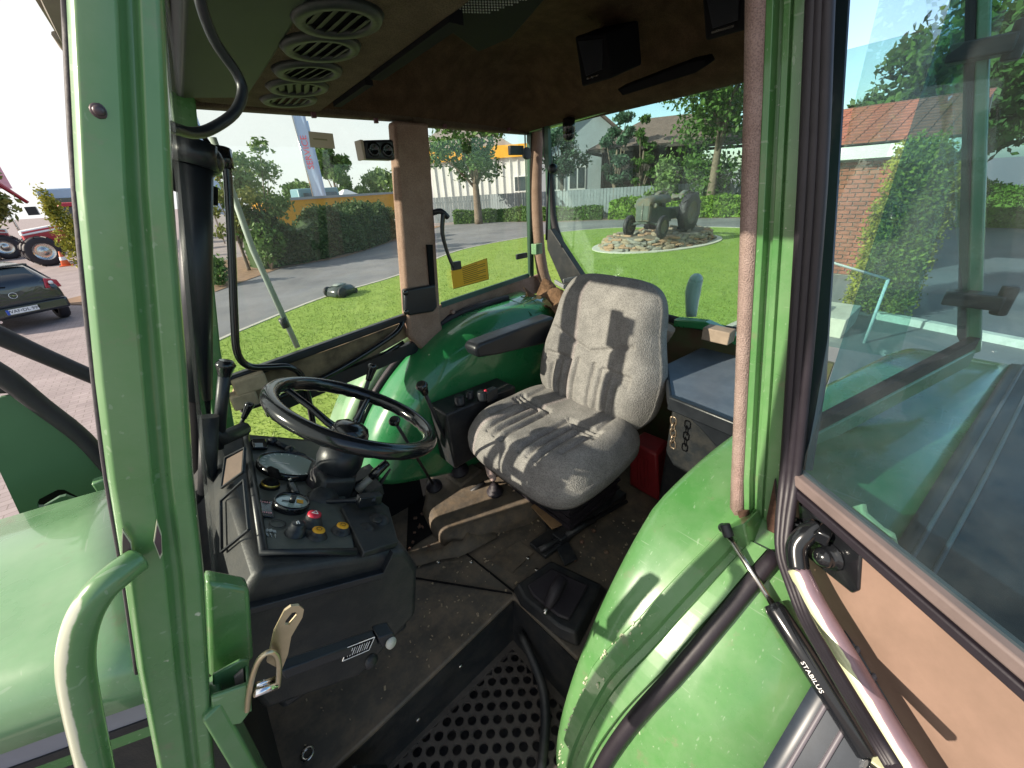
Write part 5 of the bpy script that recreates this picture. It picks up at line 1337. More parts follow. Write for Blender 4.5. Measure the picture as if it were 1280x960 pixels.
def hood_ring(t):      # t metres ahead of the pillar
    N_, F_ = n2 + dn_ * t, f2 + df_ * t
    drop = -.05 * max(0, t - .2); s = (N_ - F_).normalized(); F_ = F_ + Z * drop; N_ = N_ + Z * drop
    return [F_ - s * .05 - Z * .5, F_ - s * .04 - Z * .05, F_ - s * .012 - Z * .012, F_, F_.lerp(N_, .5) + Z * .008, N_, N_ + s * .018 - Z * .006, N_ + s * .034 - Z * .022, N_ + s * .042 - Z * .045, N_ + s * .048 - Z * .085]


q = MB(); q.loft([hood_ring(t) for t in (-.03, .05, .1, .3, .6, 1.0, 1.5, 1.9)], closed=False)
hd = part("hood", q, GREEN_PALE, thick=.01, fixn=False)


def side_pt(t, dz_, out=0):
    r = hood_ring(t); s = (r[5] - r[3]).normalized()
    return r[-1] + s * (.003 + out) + Z * dz_


bands = ((0, -.042, GREYBAND, "grey_side_band", 0), (-.042, -.058, BLACK, "black_trim_line", .003), (-.058, -.085, GREEN, "side_panel_edge", 0), (-.085, -.36, BLACK_DUSTY, "engine_side_grille", -.004))
for za, zb, m_, nm, out in bands:
    q = MB(); rings = []
    for t in (-.03, .2, .8, 1.4, 1.9): rings.append([side_pt(t, za, out), side_pt(t, zb, out), side_pt(t, zb, out - .012), side_pt(t, za, out - .012)])
    q.loft(rings, sm=False); part(nm, q, m_, hd)
q = MB(); q.hexa([hood_ring(1.88)[1], hood_ring(1.88)[8], hood_ring(1.88)[8] - Z * .7, hood_ring(1.88)[1] - Z * .7], [p + dn_ * .06 for p in (hood_ring(1.88)[1], hood_ring(1.88)[8], hood_ring(1.88)[8] - Z * .7, hood_ring(1.88)[1] - Z * .7)]); part("hood_nose", q, GREEN_PALE, hd)
PY = 1.36
pts = [(-30, 520), (0, 497), (24, 492), (60, 512), (104, 548), (134, 590), (150, 645), (120, 700), (40, 720), (28, 650), (0, 590), (-30, 540)]
slot = [(46, 631), (49, 624), (72, 612), (80, 612), (100, 622), (98, 626), (82, 620), (74, 622), (54, 634), (48, 634)]
q = MB(); q.holed([at(*p, y=PY) for p in pts], [[at(*p, y=PY) for p in slot]], (0, .012, 0)); bp = part("loader_bracket_plate", q, GREEN_PLATE)
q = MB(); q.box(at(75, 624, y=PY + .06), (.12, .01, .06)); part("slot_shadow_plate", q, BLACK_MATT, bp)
q = MB(); q.tube([at(*p, y=PY - .01) for p in ((-60, 436), (0, 468), (50, 506), (104, 548), (140, 590))], [.022, .021, .019, .018, .016], 12, sub=4); q.tube([at(*p, y=PY + .02) for p in ((-60, 480), (0, 486), (30, 488), (90, 530))], .012, 8, sub=4); part("black_guard_tube", q, RUBBER, bp)
q = MB(); q.tube([at(*p, y=PY + .25) for p in ((-60, 392), (0, 420), (60, 447), (160, 490))], [.026, .024, .021, .019], 12, sub=4); part("black_hose", q, RUBBER, bp)
q = MB(); q.tube([at(*p, y=PY - .012) for p in ((40, 497), (75, 530), (100, 553), (118, 572))], [.001, .003, .003, .001], 6, sub=3); part("flaked_paint", q, PRIMER_PALE, bp)
q = MB(); q.box(at(128, 604, y=PY - .05), (.03, .03, .03)); part("pale_cap", q, GREEN_PALE, bp, bevel=.004)
# roof overhang gutter at the front corner
q = MB(); q.prism([at(38, -10, z=2.78), at(90, 74, z=2.78), at(110, 74, z=2.78), at(110, -10, z=2.78)], (0, 0, .10)); q.tube([at(70, 44, z=2.775), at(80, 60, z=2.775)], .008, 8); part("roof_gutter", q, mat("grey_brown_gutter", (.22, .19, .15), .7, var=.3), roof)

# ---- dark steering lift tube, cable, grab handle on the right front pillar
q = MB(); q.tube([at(245, 205, y=1.15), at(246, 350, y=1.15), at(247, 498, y=1.15)], .030, 18); q.tube([at(245, 176, y=1.15), at(245, 208, y=1.15)], [.036, .040], 18); q.ball(at(258, 200, y=1.16), .032, 10); st_ = part("pillar_tube", q, BLACK)
q = MB(); q.tube([at(226, 160, y=1.2), at(224, 240, y=1.2)], .03, 8); part("tube_socket", q, BLACK_MATT, st_)
q = MB(); q.tube([at(262, 232, y=1.18), at(262, 255, y=1.18)], .016, 10); q.tube([at(262, 250, y=1.18), at(257, 400, y=1.18)], .007, 8); part("tube_bracket", q, BLACK_MATT, st_)
q = MB(); q.tube([at(247, 498, y=1.15), at(250, 560, y=1.15), at(258, 640, y=1.12)], [.026, .024, .020], 12); part("tube_foot", q, BLACK_MATT, st_)
q = MB(); q.tube([at(246, -40, y=.72), at(250, 0, y=.72), at(268, 50, y=.74), at(296, 92, y=.76), at(303, 116, y=.76), at(292, 142, y=.75), at(262, 162, y=.73), at(238, 166, y=.70), at(212, 158, y=.66)], .0068, 10, sub=5); part("cable", q, BLACK)
q = MB(); q.tube([rs(p[0], p[1], -.04) for p in ((278, 192), (284, 214), (289, 300), (293, 400), (297, 442), (312, 458), (338, 459), (362, 459), (378, 472), (388, 510), (397, 566))], .0105, 12, sub=5); q.tube([rs(277, 186, -.03), rs(281, 212, -.04)], .022, 12); part("grab_handle", q, BLACK_GLOSS)
q = MB(); q.tube([rs(214, 112, .0), rs(240, 150, -.01), rs(268, 190, -.02)], .006, 8); q.tube([rs(222, 104), rs(230, 150)], .022, 8); part("pillar_cable", q, BLACK_MATT)
q = MB(); q.tube([rs(266, 172, .18), rs(316, 312, .16), rs(372, 434, .12)], .010, 10); q.tube([rs(352, 398, .127), rs(358, 409, .127)], .013, 10, 1); part("mirror_stay", q, [mat("pale_green_grey_tube", (.32, .38, .33), .5), BLACK])

# ---- dashboard
DPP, DPN = V((.133, .89, 1.747)), V((.53, 0, .84)).normalized()


def dpl(px, py, off=0): return pl(px, py, DPP + DPN * off, DPN)


sec = [(-.145, 1.77), (-.052, 1.862), (.10, 1.766), (.19, 1.709), (.205, 1.64), (.175, 1.50), (.02, 1.44), (-.14, 1.55)]
q = MB(); q.hexa([(x, .615, z) for x, z in sec], [(x, 1.215, z) for x, z in sec]); da = part("dashboard", q, BLACK_DUSTY, bevel=.014, seg=3)
pp = [dpl(*p, off=.004) for p in ((308, 546), (332, 690), (348, 702), (430, 703), (443, 690), (430, 650), (400, 570), (372, 540))]
pp = [dpl(*p, off=.004) for p in ((306, 545), (316, 600), (328, 690), (440, 692), (424, 664), (420, 600), (410, 545))]
pa, pb, pc, pd = dpl(307, 545), dpl(329, 694), dpl(444, 692), dpl(420, 556)
q = MB(); q.hexa([p - DPN * .004 for p in (pa, pb, pc, pd)], [p + DPN * .003 for p in (pa, pb, pc, pd)]); dpan = part("instrument_panel", q, DASHG, da, bevel=.003)
q = MB()
q.tube([pa + DPN * .004, pb + DPN * .004, pc + DPN * .004], .008, 8); part("panel_rim", q, BLACK, da)
# front cowl with two embossed frames
CN = V((-.70, 0, .71)).normalized(); CP = V((-.098, .9, 1.822)) + CN * .004
for fr in (((277, 610), (304, 590), (306, 560), (282, 572)), ((277, 690), (311, 662), (305, 600), (276, 626))):
    P_ = [pl(*p, CP, CN) for p in fr]; q = MB()
    for i in range(4): q.beam(P_[i], P_[(i + 1) % 4], CN * .005, (P_[(i + 1) % 4] - P_[i]).cross(CN).normalized() * .0035)
    part("cowl_frame", q, BLACK, da)
q = MB(); q.prism([pl(*p, CP, CN) for p in ((279, 608), (302, 590), (304, 563), (284, 574))], CN * .001); part("sunlit_cowl_patch", q, mat("sunlit_brown_patch", (.085, .055, .04), .7, var=.5, scale=20), da)  # pool of sunlight on the cowl, put into the colour of a thin patch
# near side: lower, set-back skirt, screw
q = MB(); q.hexa([(-.11, .625, 1.70), (.165, .625, 1.61), (.15, .625, 1.46), (-.12, .625, 1.50)], [(-.11, 1.2, 1.70), (.165, 1.2, 1.61), (.15, 1.2, 1.46), (-.12, 1.2, 1.50)]); part("dash_skirt", q, BLACK, da, bevel=.012)
q = MB(); q.beam((-.10, .609, 1.815), (.125, .609, 1.70), (0, .016, 0), (.006, 0, .012)); q.beam((.125, .609, 1.70), (.155, .609, 1.735), (0, .016, 0), (.006, 0, .012)); part("dash_ridge", q, BLACK, da, bevel=.004)
q = MB(); c = at(327, 755, y=.613); q.lathe([(.007, 0), (.006, .003), (.0001, .003)], c, (0, -1, 0), 14); q.lathe([(.003, .003), (.003, .004), (.0001, .004)], c, (0, -1, 0), 8); part("screw", q, STEEL, da)


def dial(px, py, R, name, face, rim=.006):
    c = dpl(px, py, .004); q = MB()
    q.lathe([(R, 0), (R, .012), (R - rim * .5, .016), (R - rim, .012), (R - rim, .009), (.0001, .009)], c, DPN, 36, 0, caps=False)
    q.lathe([(R - rim, .0105), (.0001, .0105)], c, DPN, 30, 1, caps=False)
    return part(name, q, [BLACK_GLOSS, face], da), c


sp, c = dial(360, 585, .072, "speedometer", LAMPGLASS)
q = MB(); U_ = V((0, 1, 0)); W_ = DPN.cross(U_)
for k in range(15):
    a = rad(-30 + k * 17); r0 = U_ * math.cos(a) + W_ * math.sin(a); q.beam(c + r0 * .054 + DPN * .0108, c + r0 * .062 + DPN * .0108, r0.cross(DPN) * .0016, DPN * .0006)
q.beam(c + DPN * .0112, c + (U_ * .3 + W_ * .9) * .04 + DPN * .0112, U_ * .002, DPN * .0006); part("dial_marks", q, WHITE, sp)
fg, c = dial(363, 633, .036, "fuel_gauge", LAMPGLASS, .005)
q = MB(); q.tube([c + DPN * .01, c + DPN * .024], .006, 10); q.beam(c + DPN * .012, c + W_ * .018 + U_ * .006 + DPN * .012, U_ * .003, DPN * .001); part("dial_hub", q, BLACK, fg)
q = MB(); q.prism([c + DPN * .0112 + U_ * a + W_ * b_ for a, b_ in ((-.004, -.008), (.010, -.012), (.004, -.024), (-.010, -.02))], DPN * .0005); part("dial_pointer_field", q, YELBTN, fg)


def knob(px, py, name, r, h, m_, top=None, prof=None):
    c = dpl(px, py, .003); q = MB()
    q.lathe(prof or [(r * 1.5, 0), (r * 1.15, h * .6), (r, h * .62), (r, h), (r * .8, h * 1.06), (.0001, h * 1.06)], c, DPN, 22, 0, caps=False)
    k = part(name, q, m_, da)
    if top:
        q = MB(); q.lathe([(r * .9, h * 1.0), (r * .86, h * 1.22), (r * .6, h * 1.3), (.0001, h * 1.3)], c, DPN, 20, caps=False); t_ = part("push_cap", q, top, k)
    return k, c


rb_, c = knob(389, 655, "hazard_button", .015, .020, BLACK_DUSTY, REDBTN)
q = MB(); tri = [c + DPN * .0266 + U_ * a + W_ * b_ for a, b_ in ((0, .006), (-.006, -.004), (.006, -.004))]
for i in range(3): q.beam(tri[i], tri[(i + 1) % 3], DPN * .0006, (tri[(i + 1) % 3] - tri[i]).cross(DPN).normalized() * .0016)
part("hazard_triangle", q, WHITE, rb_)
for px, py in ((396, 670), (426, 664)):
    yb, c = knob(px, py, "warning_button", .0135, .012, BLACK_DUSTY, YELBTN)
    q = MB(); q.lathe([(.005, 0), (.006, .0008), (.004, .0008), (.004, 0)], c + DPN * .0156, DPN, 14, caps=False); part("button_symbol", q, mat("dark_amber", (.25, .12, .01), .6), yb)
lk, c = knob(369, 667, "light_switch", .013, .022, BLACK)
q = MB(); q.beam(c + DPN * .0238 - U_ * .004, c + DPN * .0238 + U_ * .006, W_ * .002, DPN * .0006); q.beam(c + DPN * .0238 + W_ * .004 - U_ * .004, c + DPN * .0238 + W_ * .003 + U_ * .004, W_ * .002, DPN * .0006); part("switch_symbol", q, WHITE, lk)
ig, c = knob(337, 608, "ignition_lock", .014, .016, BLACK_MATT)
q = MB(); q.lathe([(.018, .004), (.020, .008), (.018, .010)], c, DPN, 20, caps=False); part("brass_ring", q, mat("brass", (.5, .36, .08), .3, metal=.8), ig)
q = MB(); q.box(c + DPN * .034, (.012, .034, .026), Matrix.Rotation(rad(20), 3, 'Z')); part("key_head", q, BLACK_MATT, ig, bevel=.005)
q = MB(); c = dpl(365, 614, .006); q.beam(c - U_ * .028 + DPN * .006, c + U_ * .022 + DPN * .006, W_ * .016, DPN * .014); hsw = part("toggle_switch", q, BLACK, da, bevel=.004)
q = MB(); q.box(c + U_ * .026 + DPN * .012, (.006, .006, .012)); part("switch_tip", q, STEEL, hsw)
q = MB(); P_ = [dpl(*p, off=.005) for p in ((321, 625), (340, 628), (343, 648), (324, 646))]; q.prism(P_, DPN * .003); wl_ = part("warning_light_block", q, BLACK_GLOSS, da, bevel=.001)
q = MB()
for f in (.16, .80):
    for k in range(5):
        a = P_[0].lerp(P_[3], f).lerp(P_[1].lerp(P_[2], f), .18 + k * .15); q.box(a + DPN * .0036, (.0022, .0045, .0012))
part("red_pictogram", q, mat("reddish_print", (.55, .28, .30), .6), wl_)
q = MB(); c = dpl(347, 655, .004)
for a, b_ in ((-1, -1), (1, -1), (1, 1), (-1, 1)): pass
q.lathe([(.014, 0), (.015, .0015), (.013, .0015)], c, DPN, 18, caps=False); part("blank_cap_ring", q, BLACK, da)
q = MB()
for i, (px, py) in enumerate(((333, 663), (338, 663), (343, 664), (334, 668), (339, 669), (344, 670))): q.box(dpl(px, py, .0045), (.006, .008, .001), Matrix.Rotation(i * .4, 3, 'Y'))
part("pictogram", q, mat("pale_print", (.4, .42, .42), .6), da)
q = MB(); P_ = [dpl(*p, off=.006) for p in ((313, 552), (331, 551), (334, 563), (316, 562))]; q.prism(P_, DPN * .008); rk = part("rocker_switch", q, BLACK_GLOSS, da, bevel=.002)
q = MB(); P_ = [dpl(*p, off=.0145) for p in ((318, 554), (328, 554), (329, 559), (319, 559))]; q.prism(P_, DPN * .001); part("switch_legend", q, mat("grey_legend", (.3, .33, .34), .5), rk)
for px, py in ((341, 552), (362, 563)):
    q = MB(); c = dpl(px, py, .01); q.ball(c, .014, 8); q.tube([c, dpl(px + 18, py + 8, .01)], .008, 8); part("dash_knob", q, BLACK, da)
for px, py in ((312, 556), (330, 688), (441, 688), (412, 600)):
    q = MB(); c = dpl(px, py, .006); q.lathe([(.0042, 0), (.004, .0016), (.0001, .002)], c, DPN, 10); part("panel_screw", q, STEEL, da)
# rubber boot of the steering column, right of the panel
q = MB(); P_ = [dpl(*p, off=-.002) for p in ((424, 640), (452, 698), (496, 684), (484, 640), (460, 622))]; q.prism(P_, DPN * .014); q.ball(dpl(470, 655, .0), .030, 10, sc=(1, 1, .7)); q.ball(dpl(455, 665, .0), .022, 10, sc=(1, 1, .7)); q.lathe([(.010, 0), (.010, .006), (.0001, .006)], dpl(471, 652, .02), DPN, 14); part("dash_cover", q, BLACK_DUSTY, da, bevel=.006)

# ---- steering column and wheel
WC, WN, WR = V((.239, .893, 1.915)), V((.53, -.06, .845)).normalized(), .21
cc = lambda t: WC - WN * t
q = MB(); q.lathe([(.030, -.075), (.052, -.085), (.056, -.125), (.050, -.150), (.047, -.155)], WC, WN, 28); col = part("steering_column", q, BLACK)
q = MB(); q.box(cc(.195) + V((-.01, -.01, 0)), (.085, .105, .10), Matrix.Rotation(rad(32), 3, 'Y')); part("column_shroud", q, BLACK_DUSTY, col, bevel=.010)
q = MB(); q.lathe([(.050, -.145), (.060, -.20), (.062, -.26)], WC, WN, 20); part("column_boot", q, RUBBER, col)
scr = cc(.20) + V((0, -.065, 0))
# stalk drum, multi-function stalk, reverser lever
dc = pl(404, 628, (.1, .80, 1.7), (.2, -.9, .4)); dax = V((.35, -.80, .48)).normalized()
q = MB(); q.lathe([(.036, -.04), (.038, 0), (.036, .006), (.022, .008), (.016, .016), (.0001, .018)], dc, dax, 26); dr_ = part("stalk_drum", q, BLACK_DUSTY, col)
q = MB(); a_, b_ = dc + dax * .014, at(470, 624, y=.765); q.tube([a_, a_.lerp(b_, .3), a_.lerp(b_, .75), b_], [.006, .0055, .008, .011], 10); q.box(a_.lerp(b_, .86), (.055, .022, .026), Matrix.Rotation(rad(25), 3, 'Y')); part("indicator_stalk", q, BLACK, col, bevel=.003)
q = MB(); a_, b_ = at(447, 612, y=.86), at(484, 578, y=.84); q.tube([a_, a_.lerp(b_, .15), a_.lerp(b_, .5)], [.014, .010, .0085], 10); rv = part("reverser_lever", q, mat("grey_lever", (.25, .24, .22), .4), col)
q = MB(); q.tube([a_.lerp(b_, .45), a_.lerp(b_, .6), b_], [.010, .0125, .010], 10); part("lever_grip", q, BLACK_GLOSS, rv)
q = MB(); q.tube([at(470, 612, y=.88), at(488, 586, y=.87)], [.008, .003], 8); q.box(at(455, 596, y=.92), (.06, .05, .03)); q.box(at(463, 612, y=.86), (.05, .05, .03)); part("switch_cluster", q, BLACK_DUSTY, col, bevel=.006)
# wheel
WU = WN.cross(Y).normalized(); WV = WN.cross(WU).normalized()
ang0 = None
q = MB(); rings = []; NR = 72; NS = 14
for k in range(NR):
    a = 2 * math.pi * k / NR; r_ = WU * math.cos(a) + WV * math.sin(a)
    wav = 1.0
    ring = []
    for j in range(NS):
        b_ = 2 * math.pi * j / NS; rr_ = .0185 * (1 + .0 * wav)
        inner = max(0, -math.cos(b_)) * .0018 * math.sin(a * 30)
        lower = max(0, -math.sin(b_)) * .0016 * math.sin(a * 30)
        ring.append(WC + r_ * (WR - .0185 + math.cos(b_) * (rr_ + inner)) + WN * math.sin(b_) * (rr_ + lower))
    rings.append(ring)
vs = [p for r in rings for p in r]; fs = [(k * NS + j, k * NS + (j + 1) % NS, ((k + 1) % NR) * NS + (j + 1) % NS, ((k + 1) % NR) * NS + j) for k in range(NR) for j in range(NS)]
sw = MB().add([], []); sw.add(vs, fs, 0, True); sw_ = part("steering_wheel", sw, BLACK_GLOSS, fixn=True)
q = MB(); q.lathe([(.050, -.075), (.046, -.045), (.040, -.032), (.026, -.024), (.0001, -.022)], WC, WN, 26); hub = part("wheel_hub", q, BLACK_GLOSS, sw_)


def wheel_ang(px, py):
    p = pl(px, py, WC, WN) - WC; return math.atan2(p.dot(WV), p.dot(WU))


for px, py in ((461, 496), (398, 548), (350, 480)):
    a = wheel_ang(px, py); r_ = WU * math.cos(a) + WV * math.sin(a); t_ = WN.cross(r_)
    q = MB(); rings = []
    for f, wd, dz_ in ((.02, .030, -.055), (.06, .024, -.045), (.11, .017, -.026), (.165, .017, -.010), (.186, .024, -.002), (.197, .036, .0)):
        c = WC + r_ * f + WN * dz_; rings.append([c - t_ * wd * .5 - WN * .006, c - t_ * wd * .5 + WN * .003, c - t_ * wd * .25 + WN * .007, c + t_ * wd * .25 + WN * .007, c + t_ * wd * .5 + WN * .003, c + t_ * wd * .5 - WN * .006])
    q.loft(rings); part("spoke", q, BLACK_GLOSS, sw_)

# ---- hand levers
def lever(name, base, tip, r, grip, kr, label=None, gaiter=None):
    b_, t_ = V(base), V(tip); q = MB(); q.tube([b_, b_.lerp(t_, .5), t_], r, 10); lv_ = part(name, q, BLACK)
    d = (t_ - b_).normalized(); q = MB(); q.tube([t_ - d * grip, t_ - d * grip * .5, t_, t_ + d * kr * .55], [kr * .62, kr * .8, kr * 1.08, kr * .7], 14, sub=3); part("knob", q, BLACK_GLOSS, lv_)
    if gaiter:
        q = MB(); q.lathe([(gaiter * 1.25, 0), (gaiter * 1.2, .010), (gaiter * .9, .012), (gaiter * .95, .022), (gaiter * .65, .024), (gaiter * .7, .034), (gaiter * .4, .040), (.0001, .042)], b_, (d + Z).normalized(), 22); part("gaiter", q, RUBBER, lv_)
    return lv_


lever("gear_lever", at(574, 588, z=1.19), at(527, 482, y=1.16), .0075, .045, .021, gaiter=.038)
lever("range_lever", at(543, 608, z=1.175), at(493, 526, y=1.06), .006, .02, .018, gaiter=.030)
q = MB(); c = at(578, 594, z=1.165); q.box(c + V((.01, 0, .0)), (.15, .12, .03), Matrix.Rotation(rad(8), 3, 'Z')); part("gaiter_base", q, MAT_DIRT, bevel=.012)
lever("throttle_lever", at(442, 535, y=1.22), at(466, 458, y=1.22), .007, .05, .016)
lever("shuttle_lever", at(272, 560, y=1.05), at(282, 456, y=1.05), .013, .03, .019)
lever("wiper_lever", at(296, 542, y=1.16), at(312, 506, y=1.16), .005, .04, .011)
q = MB(); q.tube([at(262, 536, y=1.05), at(278, 548, y=1.05), at(305, 536, y=1.12)], .018, 10); q.tube([at(262, 520, y=1.02), at(258, 640, y=1.0)], .018, 10); part("lever_mount", q, BLACK_DUSTY)
bl = at(613, 600, z=1.22); q = MB(); q.lathe([(.036, 0), (.038, .012), (.028, .014), (.030, .028), (.018, .03), (.019, .045), (.0001, .05)], at(619, 616, z=1.165), Z, 20); q.tube([at(619, 608, z=1.17), at(614, 595, z=1.24)], .007, 8); pk = part("hitch_lever", q, RUBBER)
q = MB(); c0_, c1_ = at(617, 600, z=1.21), at(610, 578, z=1.30); q.tube([c0_, c0_.lerp(c1_, .4), c1_, c1_ + (c1_ - c0_).normalized() * .012], [.012, .021, .018, .008], 14, sub=3); part("pinkish_knob", q, PINK_WHITE, pk)
q = MB(); q.tube([at(586, 617, z=1.15), at(606, 603, z=1.18)], .012, 10); part("lever_stub", q, BLACK_DUSTY, pk)

# ---- seat
SY, SX = .885, .70


def cushion(u, v):      # u across 0..1 (y), v front to back
    a, b_ = 2 * u - 1, 2 * v - 1
    rr_ = (abs(a) ** 4.4 + abs(b_) ** 4.4) ** (1 / 4.4); m_ = max(abs(a), abs(b_)); k = m_ / rr_ if rr_ > 1e-6 else 1
    x_, y_ = b_ * k, a * k; r = m_
    edge = max(0, (r - .70) / .30); 
    top = 1.598 - .075 * edge ** 2.4
    top += .022 * (1 - edge) * (abs(y_) ** 2) * 1.5 - .012 * (1 - edge) * (1 - abs(x_))
    top -= .03 * max(0, -x_ - .55) ** 1.2
    g = 0
    if r < .86:
        ax_ = abs(y_)
        for c0 in (.16, .30, .44):     # nested seams: run back from the front, then turn outwards
            d1 = abs(ax_ - c0) if x_ < .22 - c0 * .55 else 9
            d2 = abs(x_ - (.22 - c0 * .55)) if ax_ > c0 - .01 and ax_ < .72 else 9
            g = max(g, math.exp(-(min(d1, d2) / .036) ** 2))
        d3 = abs(ax_ - .62) if -.6 < x_ < .7 else 9
        g = max(g, .6 * math.exp(-(d3 / .03) ** 2))
    top -= .018 * g * (1 - edge)
    wx = .265; wy = .30 - .02 * max(0, x_)
    return V((SX + .235 + x_ * wx, SY + y_ * wy, top))


q = MB(); q.grid(cushion, 130, 130)
def rim_of(fn, n, k=4):
    out = []
    for i in range(n): out.append((i / n, 0))
    for i in range(n): out.append((1, i / n))
    for i in range(n): out.append((1 - i / n, 1))
    for i in range(n): out.append((0, 1 - i / n))
    return [fn(*p) for p in out]


cr_ = rim_of(cushion, 40); cc0 = sum(cr_, V()) / len(cr_)
dnr = lambda f, dz_: [cc0 + (p - cc0) * f + Z * dz_ for p in cr_]
q.loft([cr_, dnr(1.012, -.02), dnr(1.01, -.05), dnr(.97, -.075), dnr(.90, -.085)]); q.add(dnr(.90, -.085), [tuple(range(len(cr_)))])
ro_ = None
seat = MB(); seat.hexa([(.80, .70, 1.36), (1.18, .70, 1.36), (1.18, 1.08, 1.36), (.80, 1.08, 1.36)], [(.78, .68, 1.47), (1.20, .68, 1.47), (1.20, 1.10, 1.47), (.78, 1.10, 1.47)])
seat_ = part("seat", seat, BLACK_DUSTY, bevel=.01)
part("cushion", q, SEATF, seat_, fixn=True)
q = MB(); q.loft([dnr(.93, -.075), dnr(.92, -.10), dnr(.85, -.105)]); part("seat_pan", q, BLACK, seat_)
BP0, BW = V((1.125, SY - .005, 1.50)), V((.23, 0, .97)).normalized(); BNn = V((-.97, 0, .23)).normalized()


def back(u, v):        # v from bottom to top
    a, b_ = 2 * u - 1, 2 * v - 1
    rr_ = (abs(a) ** 4.4 + abs(b_) ** 4.4) ** (1 / 4.4); m_ = max(abs(a), abs(b_)); k = m_ / rr_ if rr_ > 1e-6 else 1
    y_, z_ = a * k, b_ * k; r = m_
    hw = .284 if z_ < -.25 else .284 - .046 * (1 - math.cos(min(1, (z_ + .25) / .75) * math.pi)) / 2 - .012 * max(0, z_ - .3)
    if z_ < -.55: hw -= .035 * ((-z_ - .55) / .45) ** 1.6
    edge = max(0, (r - .66) / .34)
    d = .055 - .062 * edge ** 2.3
    d += .034 * (1 - edge) * abs(y_) ** 2.0 + .014 * (1 - edge) * math.exp(-((z_ + .45) / .3) ** 2)
    g = 0
    if r < .88:
        ax_ = abs(y_)
        for c0 in (.14, .28, .42, .54):
            d1 = abs(ax_ - c0) if z_ < -.05 - c0 * .35 else 9
            d2 = abs(z_ - (-.05 - c0 * .35 + .0)) if ax_ > c0 and ax_ < .74 and c0 > .2 else 9
            g = max(g, math.exp(-(min(d1, d2) / .032) ** 2))
        d4 = abs(z_ - (.02 + .28 * ax_)) if ax_ < .78 else 9
        g = max(g, .8 * math.exp(-(d4 / .03) ** 2))
    d -= .014 * g * (1 - edge)
    return BP0 + Y * (y_ * hw) + BW * (.295 + z_ * .295) + BNn * d


q = MB(); q.grid(back, 130, 130); br_ = rim_of(back, 40); bc0 = sum(br_, V()) / len(br_)
bk = lambda f, t: [bc0 + (p - bc0) * f - BNn * t for p in br_]
q.loft([br_, bk(1.012, .025), bk(1.0, .06), bk(.93, .085)]); q.add(bk(.93, .085), [tuple(range(len(br_)))]); part("backrest", q, SEATF, seat_)
q = MB(); q.beam((1.12, SY, 1.42), (1.24, SY, 1.75), (.03, 0, 0), (0, .30, 0)); part("backrest_bracket", q, BLACK, seat_)
q = MB(); ar = [(.800, 1.862), (.815, 1.822), (.90, 1.806), (1.22, 1.765), (1.26, 1.80), (1.25, 1.885), (.82, 1.879)]
q.hexa([(x, 1.165, z - .02) for x, z in ar], [(x, 1.245, z - .02) for x, z in ar]); part("armrest", q, BLACK, seat_, bevel=.012, seg=3)
q = MB(); q.hexa([(.86, .72, 1.12), (1.16, .72, 1.12), (1.16, 1.06, 1.12), (.86, 1.06, 1.12)], [(.84, .72, 1.37), (1.18, .72, 1.37), (1.18, 1.06, 1.37), (.84, 1.06, 1.37)])
for k in range(5): q.box((1.01, .89, 1.15 + k * .045), (.33, .36, .012))
part("suspension_bellows", q, RUBBER, seat_)
# rails and adjuster rod under the seat
q = MB(); q.beam((.80, .742, 1.145), (1.20, .712, 1.145), (0, .05, 0), (0, 0, .035)); q.beam((.72, .77, 1.125), (.86, .76, 1.125), (0, .09, 0), (0, 0, .02)); part("seat_rail", q, BLACK_DUSTY, bevel=.004)
q = MB(); a_, b_ = at(674, 688, z=1.15), V((1.15, .655, 1.17)); q.tube([a_, a_.lerp(b_, .12), a_.lerp(b_, .14), b_], [.013, .013, .008, .008], 12); q.tube([a_.lerp(b_, .28), a_.lerp(b_, .6)], .013, 10); part("adjuster_rod", q, BLACK_DUSTY)
q = MB(); q.tube([at(752, 612, z=1.22), at(735, 640, z=1.16), at(712, 655, z=1.13), at(700, 672, z=1.12)], .007, 8, sub=4); part("hose", q, BLACK_MATT)
q = MB(); q.tube([at(700, 628, z=1.24), at(722, 622, z=1.2), at(764, 598, z=1.22)], .006, 8, sub=4); part("linkage_rod", q, mat("rusty_rod", (.12, .07, .045), .7, var=.8, scale=40))
for px, py in ((683, 650), (691, 660), (706, 690), (727, 678), (742, 664), (718, 700)):
    q = MB(); q.lathe([(.009, 0), (.009, .007), (.005, .009), (.0001, .009)], at(px, py, z=FLOOR + .02), Z, 6); part("rail_bolt", q, mat("rusty_bolt_head", (.13, .075, .05), .7, var=.6, scale=60) if "rusty_bolt_head" not in bpy.data.materials else bpy.data.materials["rusty_bolt_head"])
q = MB(); q.prism([at(*p, z=FLOOR + .022) for p in ((676, 646), (690, 640), (722, 700), (706, 708))], Z * .008); part("rail_plate", q, BLACK_DUSTY, bevel=.002)
q = MB(); q.prism([at(*p, z=FLOOR + .003) for p in ((610, 700), (650, 676), (668, 690), (640, 716))], Z * .002); part("mat_patch", q, MAT_DIRT, bevel=.001)
